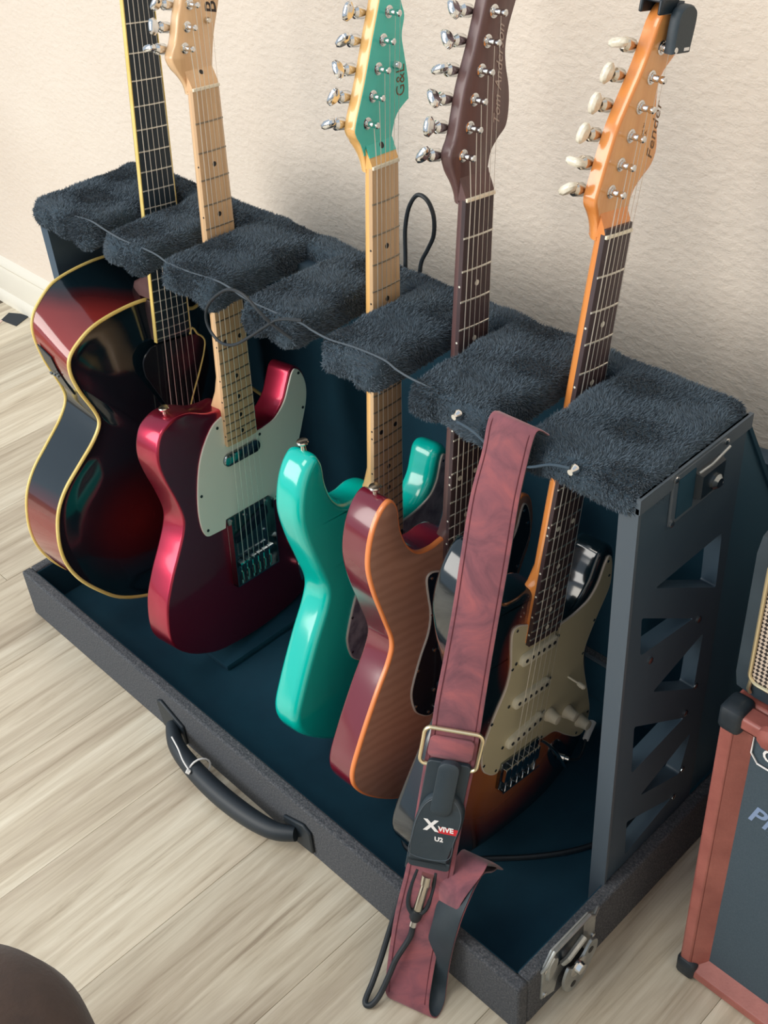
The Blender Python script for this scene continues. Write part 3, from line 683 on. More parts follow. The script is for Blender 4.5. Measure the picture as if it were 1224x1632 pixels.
g.part(MB().prism(spl2([(70,-690),(84,-676),(108,-700),(122,-730),(108,-742),(88,-726)], 5), [(0, -12), (0, -9), (1.4, -7.6)]), 'jack_plate', 'shadedchrome')
strap_button(g, -114, -305, -32, (-.1, 1, 0)); strap_button(g, 0, -780, -32, (0, -1, 0))

# ---- brown flamed guitar with burgundy sides
g = G('brown', 'electric_guitar', 'brown wood-topped electric guitar with burgundy sides and black pickguard behind the strap')
P = spl2(SB, 6)
g.part(MB().prism(P, round_prof(-54, -14.5, 5, 4)[:6]+[(0, -15)]), 'body', 'burgundy', angle=60)
g.part(MB().prism(P, [(0, -15), (0, -11.5), (.8, -10), (2.2, -9.3)]), 'natural_binding', 'natural', angle=60)
g.part(MB().prism(P, [(2.2, -9.6), (3.2, -9.1)]), 'flamed_top', 'flame')
neck(g, 'brownneck', 'rosewood', 22, 'fretm', 'dotw', sidem='dotw')
HB = [(-21,-4),(-22,6),(-26,20),(-34,40),(-33,50),(-27,63),(-18,103),(-6,136),(7,178),(16,205),(30,217),(48,208),(56,192),(49,173),(41,152),(38,135),(40,118),(46,98),(48,78),(45,60),(34,50),(25,40),(22,30),(20,16),(21,4),(21,-4),(21,-4),(0,-4),(-21,-4)]
g.part(MB().prism(spl2(HB, 5), [(2, -25), (0.5, -24), (0, -20), (0, -15), (0, -11.5), (1.4, -10)], tf=hst), 'headstock', 'brownneck', angle=50)
v, f_ = ramp(); g.part(MB().add(v, f_), 'headstock_ramp', 'brownneck', angle=50)
SP = [(-18,43),(-10,68),(-5,93),(3,118),(10,143),(17,168)]
tuners(g, SP, lambda y: np.interp(y, [45, 63, 103, 136, 178], [-33, -27, -18, -6, 7])); strings(g, SP, zsad=4)
g.text('Tom Anderson', 13, flatM(33, 62, -9.8), mname='silverink', shear=.5, thick=.05, sx=1.15)
poly_pg(g, PGS, -7.0, 'black_pg', 'plyedge', 2.6, 5)
screws(g, [(-47,-438),(-45,-492),(-67,-566),(-69,-622),(-46,-645),(44,-646),(114,-500),(127,-440),(118,-418)], -6.5, r=2.2, mname='chrome')
for cy, ti in ((-486, 0), (-549, 0), (-607, 0.16)): pickup_single(g, 0, cy, ti, m_='black_pg')
screws(g, [(-39,-549),(39,-549),(-38,-613),(38,-601),(-39,-486)], -6.0, r=2.6, mname='chrome')
br = g.part(MB().box(-38, 38, -682, -640, -9.5, -4), 'bridge_plate', 'chrome', bevel=1)
for i in range(6): MB().box((i-2.5)*11.2-5, (i-2.5)*11.2+5, -668, -648, -4, 3).build('saddle', 'chrome', br)
g.part(MB().lathe([(9, 0), (8, 14), (7, 16)], (95,-640,-8), (0, 0, 1), 20), 'knob', 'blackplastic'); g.part(MB().lathe([(9, 0), (8, 14), (7, 16)], (125,-672,-8), (0, 0, 1), 20), 'knob', 'blackplastic')
strap_button(g, -114, -305, -32, (-.1, 1, 0))

# ---- teal guitar
g = G('teal', 'electric_guitar', 'glossy teal electric guitar with matching teal headstock face and grey pearl pickguard')
g.part(MB().prism(spl2(SB, 6), round_prof(-54, -9.5, 9.5, 7, 15)), 'body', 'teal', angle=70)
neck(g, 'maplegold', 'mapleboard', 22, 'fretd', 'hole', sidem='hole')
HT_ = [(-21,-4),(-23,10),(-29,26),(-36,37),(-36,48),(-21,87),(-8,127),(3,159),(11,188),(20,206),(34,208),(46,196),(45,176),(38,165),(37,154),(42,140),(38,122),(42,103),(48,78),(49,57),(49,57),(31,46),(23,31),(20,15),(21,4),(21,-4),(21,-4),(0,-4),(-21,-4)]
g.part(MB().prism(spl2(HT_, 5), [(2, -25), (0.5, -24), (0, -20), (0, -15), (0, -11), (.6, -10)], tf=hst), 'headstock', 'maplegold', angle=50)
HF = [p for p in spl2(HT_, 5) if p[1] > 12]
g.part(MB().prism(HF, [(.7, -10.1), (.9, -9.6)]), 'headstock_face', 'tealface')
v, f_ = ramp(); g.part(MB().add(v, f_), 'headstock_ramp', 'maplegold', angle=50)
v = [(-21, 12, -5), (21, 12, -5), (21, 24, -9.9), (-21, 24, -9.9), (-21, 12, -4.2), (21, 12, -4.2), (21, 24, -9.3), (-21, 24, -9.3)]
g.part(MB().add(v, [(0, 3, 2, 1), (4, 5, 6, 7), (0, 1, 5, 4), (1, 2, 6, 5), (2, 3, 7, 6), (3, 0, 4, 7)]), 'headstock_ramp_face', 'tealface')
SP = [(-18,46),(-9,71),(0,96),(8,122),(17,147),(25,172)]
tuners(g, SP, lambda y: np.interp(y, [40, 87, 127, 159, 188], [-36, -21, -8, 3, 11])); strings(g, SP, zsad=4)
g.text('G&L', 19, flatM(41, 62, -9.4), mname='goldink', thick=-.1, sx=.9)
g.part(MB().lathe([(4.5, 0), (4, 4), (3, 6)], (27, 95, -9.6), (0, 0, 1), 14), 'string_tree', 'chrome')
g.part(MB().lathe([(4, -.5), (3, .3)], (2, 20, -7.5), (0, .4, 1), 14), 'truss_rod_hole', 'hole')
poly_pg(g, PGS, -7.0, 'pearl_pg', 'plyedge', 2.6, 5)
screws(g, [(-47,-438),(-67,-566),(-69,-622),(-46,-645),(127,-440),(118,-418)], -6.5, r=2.0)
for cy in (-486, -549, -612): pickup_single(g, 0, cy, 0, m_='blackplastic')
screws(g, [(-39,-549),(39,-549),(-39,-612)], -6.4, r=2.4, mname='chrome')
br = g.part(MB().box(-38, 38, -690, -640, -9.5, -3), 'bridge_plate', 'shadedchrome', bevel=1)
for i in range(6): MB().box((i-2.5)*11.2-5, (i-2.5)*11.2+5, -672, -648, -3, 4).build('saddle', 'chrome', br)
strap_button(g, -113, -302, -32, (-.1, 1, 0))

# ---- red single-cutaway guitar
g = G('tele', 'electric_guitar', 'candy red single-cutaway electric guitar with white pickguard and maple neck', base=-795)
TB = [(0,-796),(-45,-793),(-90,-784),(-137,-757),(-164,-720),(-164,-668),(-149,-625),(-131,-590),(-118,-562),(-114,-540),(-122,-508),(-136,-470),(-142,-443),(-139,-420),(-130,-403),(-115,-394),(-99,-391),(-78,-394),(-51,-406),(-29,-410),(-8,-412),(10,-430),
      (24,-455),(38,-465),(55,-465),(72,-460),(91,-443),(102,-420),(109,-405),(120,-400),(134,-412),(142,-436),(140,-462),(127,-498),(117,-523),(117,-552),(128,-590),(146,-632),(158,-672),(160,-716),(140,-755),(95,-784),(45,-794)]
g.part(MB().prism(spl2(TB, 6), round_prof(-54, -9.5, 4, 4)), 'body', 'red', angle=60)
neck(g, 'maple', 'mapleboard', 21, 'fretd', 'hole', sidem='hole')
HTl = [(-21,-4),(-23,8),(-37,34),(-36,44),(-29,56),(-21,81),(-14,98),(0,138),(10,172),(22,192),(36,192),(42,178),(38,162),(42,140),(47,118),(43,92),(32,62),(26,40),(23,22),(21,6),(21,-4),(21,-4),(0,-4),(-21,-4)]
g.part(MB().prism(spl2(HTl, 5), [(2, -25), (0.5, -24), (0, -20), (0, -15), (0, -11.4), (1.2, -10)], tf=hst), 'headstock', 'maple', angle=50)
v, f_ = ramp(); g.part(MB().add(v, f_), 'headstock_ramp', 'maple', angle=50)
SP = [(-18,47),(-11,69),(-4,92),(4,116),(12,140),(20,163)]
tuners(g, SP, lambda y: np.interp(y, [40, 56, 98, 138, 172], [-37, -29, -14, 0, 10])); strings(g, SP, ysad=-655, zsad=3)
g.text('Ba', 24, flatM(36, 77, -9.85), mname='ink', shear=.2, thick=.3)
g.part(MB().lathe([(3.8, 0), (3.6, 3), (2.5, 5)], (20, 72, -10), (0, 0, 1), 12), 'string_tree', 'nickel')
g.part(MB().lathe([(3, -.5), (2.4, .3)], (2, 18, -8), (0, .4, 1), 14), 'truss_rod_hole', 'hole')
PT = [(-28,-420),(-28,-420),(-45,-427),(-62,-446),(-75,-470),(-84,-505),(-88,-542),(-86,-569),(-80,-584),(-73,-588),(-73,-588),(-43,-590),(-43,-590),(-41,-577),(-41,-577),(45,-577),(45,-577),(47,-591),(47,-591),(66,-591),(66,-591),(112,-556),(114,-523),(123,-498),(136,-462),(138,-436),(131,-415),(120,-404),(112,-407),(104,-422),(92,-445),(72,-462),(50,-467),(29,-468),(29,-468)]
poly_pg(g, PT, -7.5, 'white_pg')
screws(g, [(-38,-433),(-80,-520),(-76,-577),(38,-474),(124,-412),(128,-468),(60,-586)], -7.3, mname='pole', r=2.2)
P = []
for k in range(24): a = 2*math.pi*k/24; P.append((math.copysign(25, math.cos(a))+9.5*math.cos(a), -487+9.5*math.sin(a)))
g.part(MB().prism(P, [(0, -8), (0, -4), (1.5, -2.6)]), 'pickup', 'shadedchrome', angle=50)
br = g.part(MB().box(-40, 45, -690, -578, -9.5, -7.8), 'bridge_plate', 'shadedchrome', bevel=.6)
MB().box(-40, -38.5, -690, -578, -8, 2).build('bridge_lip', 'shadedchrome', br); MB().box(43.5, 45, -690, -578, -8, 2).build('bridge_lip', 'shadedchrome', br)
MB().box(-40, 45, -690, -688, -8, 2).build('bridge_lip', 'shadedchrome', br)
for i in range(6):
    x = (i-2.5)*11.5+2
    MB().tube([(x-5, -655, 0), (x+5, -655, 0)], 3.2, 8).box(x-4.5, x+4.5, -662, -652, -7, -2).tube([(x, -660, -3), (x, -688, -3)], 1.4, 6).build('saddle', 'chrome', br)
    MB().tube([(x, -670, -1), (x, -684, -1)], 2.0, 7).build('saddle_spring', 'nickel', br)
MB().prism(spl2([(-32,-612),(-30,-622),(0,-617),(34,-604),(36,-594),(32,-588),(0,-600)], 4), [(0, -7.8), (1, -3)]).build('bridge_pickup', 'black_pg', br)
for x, y in ((-30,-596),(30,-628),(-5,-586),(38,-583),(-33,-583)): MB().lathe([(2.6, -1), (2.4, 1.2)], (x, y, -7), (0, 0, 1), 10).build('screw', 'chrome', br)
cp = g.part(MB().prism(spl2([(84,-622),(92,-616),(100,-622),(112,-745),(104,-754),(96,-748)], 5), [(0, -9.6), (0.4, -8)]), 'control_plate', 'chrome')
for y, x in ((-690, 100), (-730, 104)): MB().lathe([(9, 0), (9, 12), (7.5, 13)], (x, y, -8), (0, 0, 1), 20).build('knob', 'chrome', cp)
MB().tube([(93, -645, -8), (95, -645, 6)], 2.4, 8).build('pickup_switch', 'blackplastic', cp)
strap_button(g, -103, -392, -31, (-.1, 1, 0))

# ---- archtop
g = G('arch', 'archtop_guitar', 'dark red-brown sunburst archtop acoustic guitar with cream binding at the far left', base=-866)
AF = [(-24,-393),(-66,-396),(-109,-406),(-137,-422),(-154,-440),(-156,-462),(-146,-492),(-128,-527),(-124,-548),(-138,-571),(-164,-597),(-192,-626),(-209,-658),(-215,-700),(-210,-738),(-193,-774),(-165,-808),(-131,-838),(-84,-858),(-40,-866),(0,-868),(40,-866),(84,-858),(131,-838),(165,-808),(193,-774),(210,-738),(215,-700),(209,-658),(192,-626),(164,-597),(138,-571),(126,-548),(130,-527),(146,-492),(156,-462),(156,-438),(146,-416),(126,-403),(100,-400),(78,-412),(60,-426),(44,-424),(30,-408),(24,-400),(24,-400)]
A2 = spl2(AF, 5); nA = len(A2)
def stretch(p):
    t_ = min(1, max(0, (p[1]+700)/290)); return (p[0], p[1]+44*t_*t_)
b = MB(); rings = []
lev = [(0, -106), (0.0, -88), (0, -66), (0, -45), (0, -25)]
for ins, z in lev:
    t_ = (z+25)/(-81.0); rings.append([(p[0], p[1]+(stretch(p)[1]-p[1])*t_, z) for p in A2])
v = [p for r in rings for p in r]; f = []
for i in range(len(rings)-1):
    for k in range(nA): l = (k+1) % nA; f.append((i*nA+l, i*nA+k, (i+1)*nA+k, (i+1)*nA+l))
b.add(v, f); b.f.append(tuple(range(nA))); b.m.append(0)
g.part(b, 'body_side', 'sb_side', angle=60)
pv = []
for z in (-66, -97):
    for (x, y) in ((-157, -464), (-150, -484), (-138, -508), (-130, -522)):
        t_ = (z+25)/(-81.0); yy_ = y+(stretch((x, y))[1]-y)*t_; pv += [(x-.2, yy_, z), (x-1.6, yy_-.6, z)]
pf_ = []
for i_ in range(3):
    a_ = i_*2; pf_ += [(a_+1, a_+3, a_+11, a_+9), (a_+1, a_, a_+2, a_+3), (a_+8, a_+9, a_+11, a_+10)]
pf_ += [(0, 1, 9, 8), (7, 6, 14, 15)]
pp_ = g.part(MB().add(pv, pf_), 'preamp_panel', 'blackplastic')
for z_ in (-74, -82, -90): MB().lathe([(2.6, 0), (2.6, 2.5), (1.5, 3)], (-147, -482, z_), (-.87, -.45, 0), 10).build('slider_knob', 'shadedchrome', pp_)
# arched top: rings shrinking toward the middle, rising
cen = lambda y: 0.0
b = MB(); rings = []
for s_, z in ((1.0, -25), (.97, -25.6), (.93, -25), (.86, -22), (.72, -16), (.5, -10.5), (.25, -8.5), (.02, -8)):
    rings.append([(p[0]*s_, -632+(p[1]+632)*(s_ if s_ > .9 else s_*0.99), z + (0 if p[1] < -470 else -1)) for p in A2])
v = [p for r in rings for p in r]; f = []
for i in range(len(rings)-1):
    for k in range(nA): l = (k+1) % nA; f.append((i*nA+l, i*nA+k, (i+1)*nA+k, (i+1)*nA+l))
b.add(v, f); g.part(b, 'arched_top', 'sb_arch', angle=80)
g.part(MB().tube([(p[0], p[1], -25) for p in A2], 2.7, 8, True), 'top_binding', 'cream')
g.part(MB().tube([(p[0], stretch(p)[1], -106) for p in A2], 2.3, 8, True), 'back_binding', 'cream')
neck(g, 'brownneck', 'ebony', 20, 'fretm', None, w0=43, heel=-380, hd=46, end=-449, bind='cream')
g.part(MB().box(-25, 25, -450, -392, -30, -6), 'neck_heel', 'rosewood', bevel=1)
hd_ = [(-21,-4),(-24,10),(-38,40),(-42,80),(-44,130),(-36,150),(0,146),(36,150),(44,130),(42,80),(38,40),(24,10),(21,-4),(21,-4),(0,-4),(-21,-4)]
g.part(MB().prism(spl2(hd_, 5), [(1, -24), (0, -22), (0, -9), (1, -8)]), 'headstock', 'ebony')
for s_ in (-1, 1):
    for y in (45, 85, 125):
        tp = g.part(MB().lathe([(5, 0), (5, 2), (3, 3), (3, 12)], (s_*26, y, -8), (0, 0, 1), 12), 'tuning_post', 'chrome')
        MB().tube([(s_*38, y, -18), (s_*56, y, -18)], 2.2, 8).lathe([(3, 0), (9, 4), (9, 8), (3, 12)], (s_*54, y, -18), (s_, 0, 0), 12).build('tuner_button', 'nickel', tp)
strings(g, [(-26,45),(-26,85),(-26,125),(26,125),(26,85),(26,45)], ysad=-648, zsad=12, ytail=-760, w0=43)
g.part(MB().box(-62, 62, -656, -640, -12, 8), 'bridge', 'ebony', bevel=3)
g.part(MB().prism([(-30,-760),(30,-760),(16,-860),(-16,-860)], [(0, -9), (0, -4)]), 'tailpiece', 'nickel', bevel=1)
PA = [(-30,-452),(-46,-458),(-55,-470),(-54,-490),(-46,-506),(-14,-566),(0,-590),(12,-574),(22,-545),(40,-506),(52,-478),(50,-464),(40,-456),(28,-454)]
P = spl2(PA, 6); g.part(MB().prism(P, [(0, -3.5), (.5, -1.2)]), 'pickguard', 'tort_pg')
g.part(MB().tube([(a, b_, -1.6) for a, b_ in spl2([(28,-453),(42,-457),(52,-468),(50,-484),(40,-510),(22,-548),(10,-578),(10,-578)], 6)[:-6]], 1.5, 6), 'pickguard_binding', 'cream')
fh = spl([(-98,-590,0),(-90,-582,0),(-84,-594,0),(-88,-616,0),(-94,-640,0),(-98,-662,0),(-92,-676,0),(-82,-670,0)], 6, False)
g.part(MB().tube([(p.x, p.y, -18.5) for p in fh], [4.5, 4, 3]+[2.6]*(len(fh)-6)+[3, 4, 4.5], 8, flat=.3), 'sound_hole', 'hole')
g.part(MB().tube([(-p.x, p.y, -18.5) for p in fh], [4.5, 4, 3]+[2.6]*(len(fh)-6)+[3, 4, 4.5], 8, flat=.3), 'sound_hole', 'hole')

# ------------------------------------------------------------------ clip-on tuner on the orange headstock
c0, R = POSE['strat']; MS = Matrix.Translation(Vector(c0)*U) @ Matrix(R).to_4x4()
ctn = empty('clip_on_tuner'); ctn.matrix_world = MS @ Matrix.Translation((.023, .188, -.012)) @ Matrix.Scale(.9, 4); tag(ctn, 'small black clip-on tuner gripping the tip of the orange headstock', 'tuner')
o = MB().prism(spl2([(2,-36),(2,-36),(32,-36),(32,-36),(34,-6),(30,4),(18,8),(6,4),(2,-6)], 4), [(1, 8), (0, 10), (0, 17), (1.5, 19)]).build('display_housing', 'leather', ctn, angle=50)
MB().box(20, 29, -33.5, -30.5, 18.9, 19.3).build('maker_mark', 'white', o)
MB().box(-14, 16, -2, 12, -18, -14).box(-14, 16, -2, 12, 3, 7).box(-10, 12, 8, 13, -18, 7).build('clip_jaw', 'blackplastic', ctn, bevel=1.5)
MB().tube([(16, 5, 4), (20, 5, 10)], 5, 10).build('swivel', 'blackplastic', ctn)

# ------------------------------------------------------------------ strap
st = empty('guitar_strap', (918, -62, 0)); tag(st, 'burgundy suede guitar strap hanging over the front of the rack to the floor', 'strap')
def sp_(mb, name, mats, **k):
    par = k.pop('parent', st); o = mb.build(name, mats, par, **k)
    if par is st: o.location = (-918*U, 62*U, 0)
    return o
STL = [(858,172,666),(856.5,160,677),(855,153,670),(853.5,145.9,638.5),(851.2,130.8,592.9),(853.6,113.1,533.5),(856,97.5,480.1),(856.8,79.6,418.3),(857,64.1,365.2),(858.3,54.3,326.9),(857.5,44.8,295.7),(858,25,220),(863.2,0.2,153.4),(864.9,-13.5,121.9),(866,-26.7,86.9),(872.1,-46.1,38),(888,-69,10),(897,-66,2.5),(902,-48,3)]
STR = [(909,174,666),(908,160.5,678),(906,156,670),(902.9,152.7,647.3),(899.8,144.8,605.7),(900,132.1,547.5),(899.5,119.6,490),(899.8,105,427.4),(901.5,92.2,376.9),(903,80.6,329.9),(904.5,71,296.1),(905,50,222),(909.6,26.7,152.4),(913.7,11.9,120),(917.4,-2.3,88),(921.8,-20.6,44),(938,-49,12),(949,-50,2.5),(946,-34,4)]
STL2 = [(902,-48,3),(900,-30,14),(903,-18,50),(908,-8,96),(902,12,124),(892,42,130),(884,70,96),(862,100,52)]
STR2 = [(946,-34,4),(938,-20,16),(938,-14,52),(944,-8,108),(945,8,148),(938,42,165),(924,78,122),(896,118,60)]
def ribbon(Ls, Rs, th, off=0.0, n=6, m_=0, mb=None):
    A = spl(Ls, n, False); B = spl(Rs, n, False); mb = mb or MB(); rows = []
    for i in range(len(A)):
        t_ = (A[min(i+1, len(A)-1)]-A[max(i-1, 0)]) + (B[min(i+1, len(A)-1)]-B[max(i-1, 0)]); w_ = B[i]-A[i]; nn = w_.cross(t_).normalized()
        row = []
        for (a, z) in ((0, .3), (.04, 1), (.5, 1), (.96, 1), (1, .3), (1, -.3), (.96, -1), (.5, -1), (.04, -1), (0, -.3)):
            row.append(A[i].lerp(B[i], a) + nn*(off + z*th/2))
        rows.append(row)
    k_ = len(rows[0]); v = [p for r in rows for p in r]; f = []
    for i in range(len(rows)-1):
        for q in range(k_): l = (q+1) % k_; f.append((i*k_+q, i*k_+l, (i+1)*k_+l, (i+1)*k_+q))
    f += [tuple(range(k_))[::-1], tuple((len(rows)-1)*k_+q for q in range(k_))]
    return mb.add(v, f, m_)
sp_(ribbon(STL+STL2[1:], STR+STR2[1:], 2.0, -1.0), 'webbing', 'suede', angle=50)
sp_(ribbon(STL+STL2[1:], STR+STR2[1:], 1.4, 0.8), 'lining', 'leather', angle=50)
FL = [(870,100,60),(882,78,110),(893,60,150),(896,40,150),(893,17,140),(888,6,96),(880,2,72),(876,0,60)]
FR = [(906,116,66),(926,82,130),(937,56,172),(941,40,172),(938,9,149),(930,-2,97),(922,-5,72),(916,-6,60)]
sp_(ribbon(FL, FR, 2.2), 'folded_tail', 'suede', angle=50)
# stitching lines
A = spl(STL[1:-2], 6, False); B = spl(STR[1:-2], 6, False)
for fr_ in (.09, .91):
    pts = []
    for i in range(len(A)):
        t_ = (A[min(i+1, len(A)-1)]-A[max(i-1, 0)]); w_ = B[i]-A[i]; nn = w_.cross(t_).normalized(); pts.append(A[i].lerp(B[i], fr_) - nn*2.1)
    sp_(MB().tube(pts, 0.55, 5), 'stitching', 'stitch')
# strap frame for fittings: a = along width 0..1, z = height, lift outward
EX = Vector((47, 27, 0)).normalized(); EY = Vector((0, .28, 1)); EY = (EY - EX*EY.dot(EX)).normalized(); EZ = EX.cross(EY).normalized()
def SF(x, z, lift):   # x mm from strap centre, z world height
    c = Vector((881, 0, z)); c.y = -5 + .28*(z-95) + 5
    k_ = 0
    return c + EX*x + EZ*lift
def sfbox(mb, x0, x1, z0, z1, l0, l1, r=3, n=4, mi=0):
    P = []
    for cx, cz, a0 in ((x1-r, z1-r, 0), (x0+r, z1-r, 90), (x0+r, z0+r, 180), (x1-r, z0+r, 270)):
        for k in range(n+1): a = math.radians(a0+90*k/n); P.append((cx+r*math.cos(a), cz+r*math.sin(a)))
    return mb.prism(P, [(0, l0), (0, l1-.6), (.7, l1)], mi, tf=lambda p: SF(p.x, p.y, p.z))
pth = []
for cx, cz, a0 in ((24, 332, 0), (-24, 332, 90), (-24, 300, 180), (24, 300, 270)):
    for k in range(6): a = math.radians(a0+90*k/5); pth.append(SF(cx+7*math.cos(a), cz+7*math.sin(a), 4))
sp_(MB().tube(pth, 2.3, 8, True), 'slider_buckle', 'brass')
sp_(sfbox(MB(), -24, 24, 303, 329, 2, 4.5, 6), 'strap_fold', 'suede', angle=50)
# transmitter pouch
po = sp_(sfbox(MB(), -22, 25, 156, 300, 1.5, 7, 5), 'pouch_back', 'leather')
P = [(-22,176),(-24,205),(-22,232),(-15,254),(0,264),(16,262),(27,246),(29,228),(26,205),(22,176),(22,172),(-20,172)]
sp_(MB().prism(spl2(P, 5), [(0, 5), (0, 12), (2, 14.5)], tf=lambda p: SF(p.x, p.y, p.z)), 'pouch', 'leather', angle=50)
P2 = [(-20,179),(-22,205),(-20,231),(-13,251),(0,260),(15,258),(25,244),(27,228),(24,205),(20,179)]
sp_(MB().tube([SF(a, b_, 14.6) for a, b_ in spl2(P2, 5)], .45, 5, True), 'pouch_stitching', 'panel_edge')
sp_(sfbox(MB(), -8, 15, 238, 306, 9, 17, 9, 6), 'snap_tab', 'leather', angle=50)
SFM = Matrix((EX, EY, EZ)).transposed().to_4x4()
def sft(body, size, x, z, lift, mname, **k):
    M_ = SFM.copy(); M_.translation = SF(x, z, lift); o = text(body, size, M_, mname, st, **k); o.location = (-918*U, 62*U, 0)
sft('X', 20, -10, 216, 14.9, 'white', thick=.9); sft('VIVE', 9, 5, 217, 14.9, 'white', thick=.35, sx=.95)
sp_(MB().prism([(5,214),(26,214),(26,222),(5,222)], [(0, 14.4), (0, 14.7)], tf=lambda p: SF(p.x, p.y, p.z)), 'logo_bar', 'redprint')
sft('U2', 8, 3, 203, 14.9, 'white', thick=.3)
# transmitter plug and short lead
sp_(sfbox(MB(), -25, 24, 149, 178, 1.5, 6, 4), 'keeper_band', 'leather')
sp_(MB().tube(spl([tuple(SF(a, b_, l_)) for a, b_, l_ in ((-10,152,5),(-13,130,9),(-12,108,15),(-2,98,19),(9,106,15),(12,130,9),(11,152,5))], 5, False), 2.6, 8), 'elastic_loop', 'rubber')
sp_(MB().tube([SF(3, 150, 9), SF(3, 138, 10), SF(2.6, 136, 10), SF(0, 104, 15), SF(0, 100, 15)], [7.2, 7.2, 5.2, 5.6, 4.5], 16), 'plug_body', 'nickel', angle=40)
sp_(MB().tube([SF(0, 102, 15), SF(-1, 92, 16), SF(-1, 88, 16)], [7.5, 7, 5], 14), 'plug_boot', 'rubber')
sp_(MB().tube([SF(-1, 89, 16.5), SF(-1.5, 81, 17.5)], 4.6, 12), 'plug_ring', 'chrome')
cb_ = [tuple(SF(-1.5, 82, 17.5)), tuple(SF(-2, 66, 21)), (886,-47,47), (887,-60,32), (888,-79,12), (886,-92,5), (878,-93,4.5), (870,-72,12), (864,-52,28), (859,-32,52), (856,-14,78), (856,0,100)]
ld = MB().tube(spl(cb_, 6, False), 3.5, 10); ld = ld.build('audio_lead', 'rubber'); tag(ld, 'short black audio lead looping from the pouch plug down beside the strap', 'cable')

# ------------------------------------------------------------------ cables
o = MB().tube(spl([(552,349,640),(551,352,668),(553,352,700),(561,352,728),(575,352,746),(590,352,744),(599,352,728),(598,352,705),(588,352,685),(576,352,664),(574,350,640)], 6, False), 2.5, 8).build('cable_loop', 'rubber'); tag(o, 'black cable loop standing up behind the rear edge of the plush rack', 'cable')
o = MB().tube(spl([(556,168,640),(540,158,655),(528,152,668),(505,150,683),(478,150,681),(452,150,665),(432,149,645),(426,148,626),(434,147,612),(452,146,606),(476,147,612),(505,150,632),(528,154,650),(548,160,664),(575,170,668)], 6, False), 1.8, 8).build('instrument_cable', 'rubber'); tag(o, 'dark grey cable coiled in a ring in front of the red guitar neck', 'cable')
jk = empty('patch_cable', (905, 118, 20)); tag(jk, 'black cable lying on the case floor near the right front corner', 'cable')
o = MB().tube(spl([(742,135,21),(746,112,21),(758,92,21),(778,80,21),(805,92,21),(837,115,21),(868,145,21),(898,176,21),(925,210,21),(945,245,21),(957,280,21),(960,320,22)], 6, False), 3.6, 8).build('lead', 'rubber', jk); o.location = (-905*U, -118*U, -20*U)
v, q = rbox(748, 776, 88, 128, 18, 52, 10, (6, 6, 4)); o = MB().add(v, q).build('adapter_block', 'rubber', jk); o.location = (-905*U, -118*U, -20*U)
# white-booted jack plug in the sunburst guitar
M_ = MS
jp = empty('jack_plug'); jp.matrix_world = MS @ Matrix.Translation((.096, -.71, -.006)); tag(jp, 'chrome plug with a white sleeve plugged into the sunburst guitar top', 'plug')
MB().lathe([(5, -3), (5, 6), (3.4, 7), (3.4, 12)], (0, 0, 0), (.45, -.1, .9), 14).build('plug_shell', 'chrome', jp)
MB().tube(spl([(5, -1, 11), (18, -4, 17), (32, 2, 14), (44, 10, 8)], 5, False), 2.0, 8).build('lead', 'rubber', jp)
MB().tube([(42, 9, 9), (66, 20, 1)], [4.2, 5], 12).build('white_sleeve', 'white', jp)

# ------------------------------------------------------------------ amplifiers
X0, X1, Y0, Y1, Z1 = 1111.0, 1531.0, 185.0, 420.0, 448.0
am = empty('guitar_speaker_cabinet', ((X0+X1)/2, (Y0+Y1)/2, 0)); tag(am, 'speaker cabinet with red textured frame and black front cloth at the right edge', 'amplifier')
def ap(mb, name, mats, par=am, **k):
    o = mb.build(name, mats, par, **k)
    if par is am: o.location = (-(X0+X1)/2*U, -(Y0+Y1)/2*U, 0)
    return o
b = MB(); W = 15.0; zb = 6.0
ap(MB().box(X0, X1, Y0+20, Y1, zb, Z1), 'cabinet_shell', 'tolex', bevel=4)
for nm, a in (('frame_rail', (X0, X0+W, Y0, Y0+20, zb, Z1)), ('frame_rail', (X1-W, X1, Y0, Y0+20, zb, Z1)), ('frame_rail', (X0+W, X1-W, Y0, Y0+20, zb, zb+W)), ('frame_rail', (X0+W, X1-W, Y0, Y0+20, Z1-W, Z1))):
    ap(MB().box(*a), nm, 'tolex', bevel=3)
# bevelled inner reveal
I0, I1, J0, J1 = X0+W, X1-W, zb+W, Z1-W; d = 20.0
rv = [(I0, Y0+1, J0), (I1, Y0+1, J0), (I1, Y0+1, J1), (I0, Y0+1, J1), (I0+d, Y0+19, J0+d), (I1-d, Y0+19, J0+d), (I1-d, Y0+19, J1-d), (I0+d, Y0+19, J1-d)]
ap(MB().add(rv, [(0, 1, 5, 4), (1, 2, 6, 5), (2, 3, 7, 6), (3, 0, 4, 7)]), 'inner_reveal', 'tolex', smooth=False)
ap(MB().box(I0+6, I1-6, Y0+14, Y0+20.5, J0+6, J1-6), 'front_cloth', 'cloth')
cc = None
for sx_, zz in ((0, 0), (1, 0), (0, 1), (1, 1)):
    xa = X0-3 if sx_ == 0 else X1-22; za = zb-5 if zz == 0 else Z1-26
    v, q = rbox(xa, xa+25, Y0-4, Y0+26, za, za+31, 7, (5, 5, 5)); ap(MB().add(v, q), 'corner_protector', 'rubber')
hp = spl([(X0+52, Y0-8, Z1+2), (X0+60, Y0-13, Z1+14), (X0+90, Y0-15, Z1+18), (X0+150, Y0-15, Z1+18), (X0+200, Y0-15, Z1+16)], 5, False)
ap(MB().tube(hp, 12, 10, up=(0, 1, 0), flat=.8), 'handle', 'tolex')
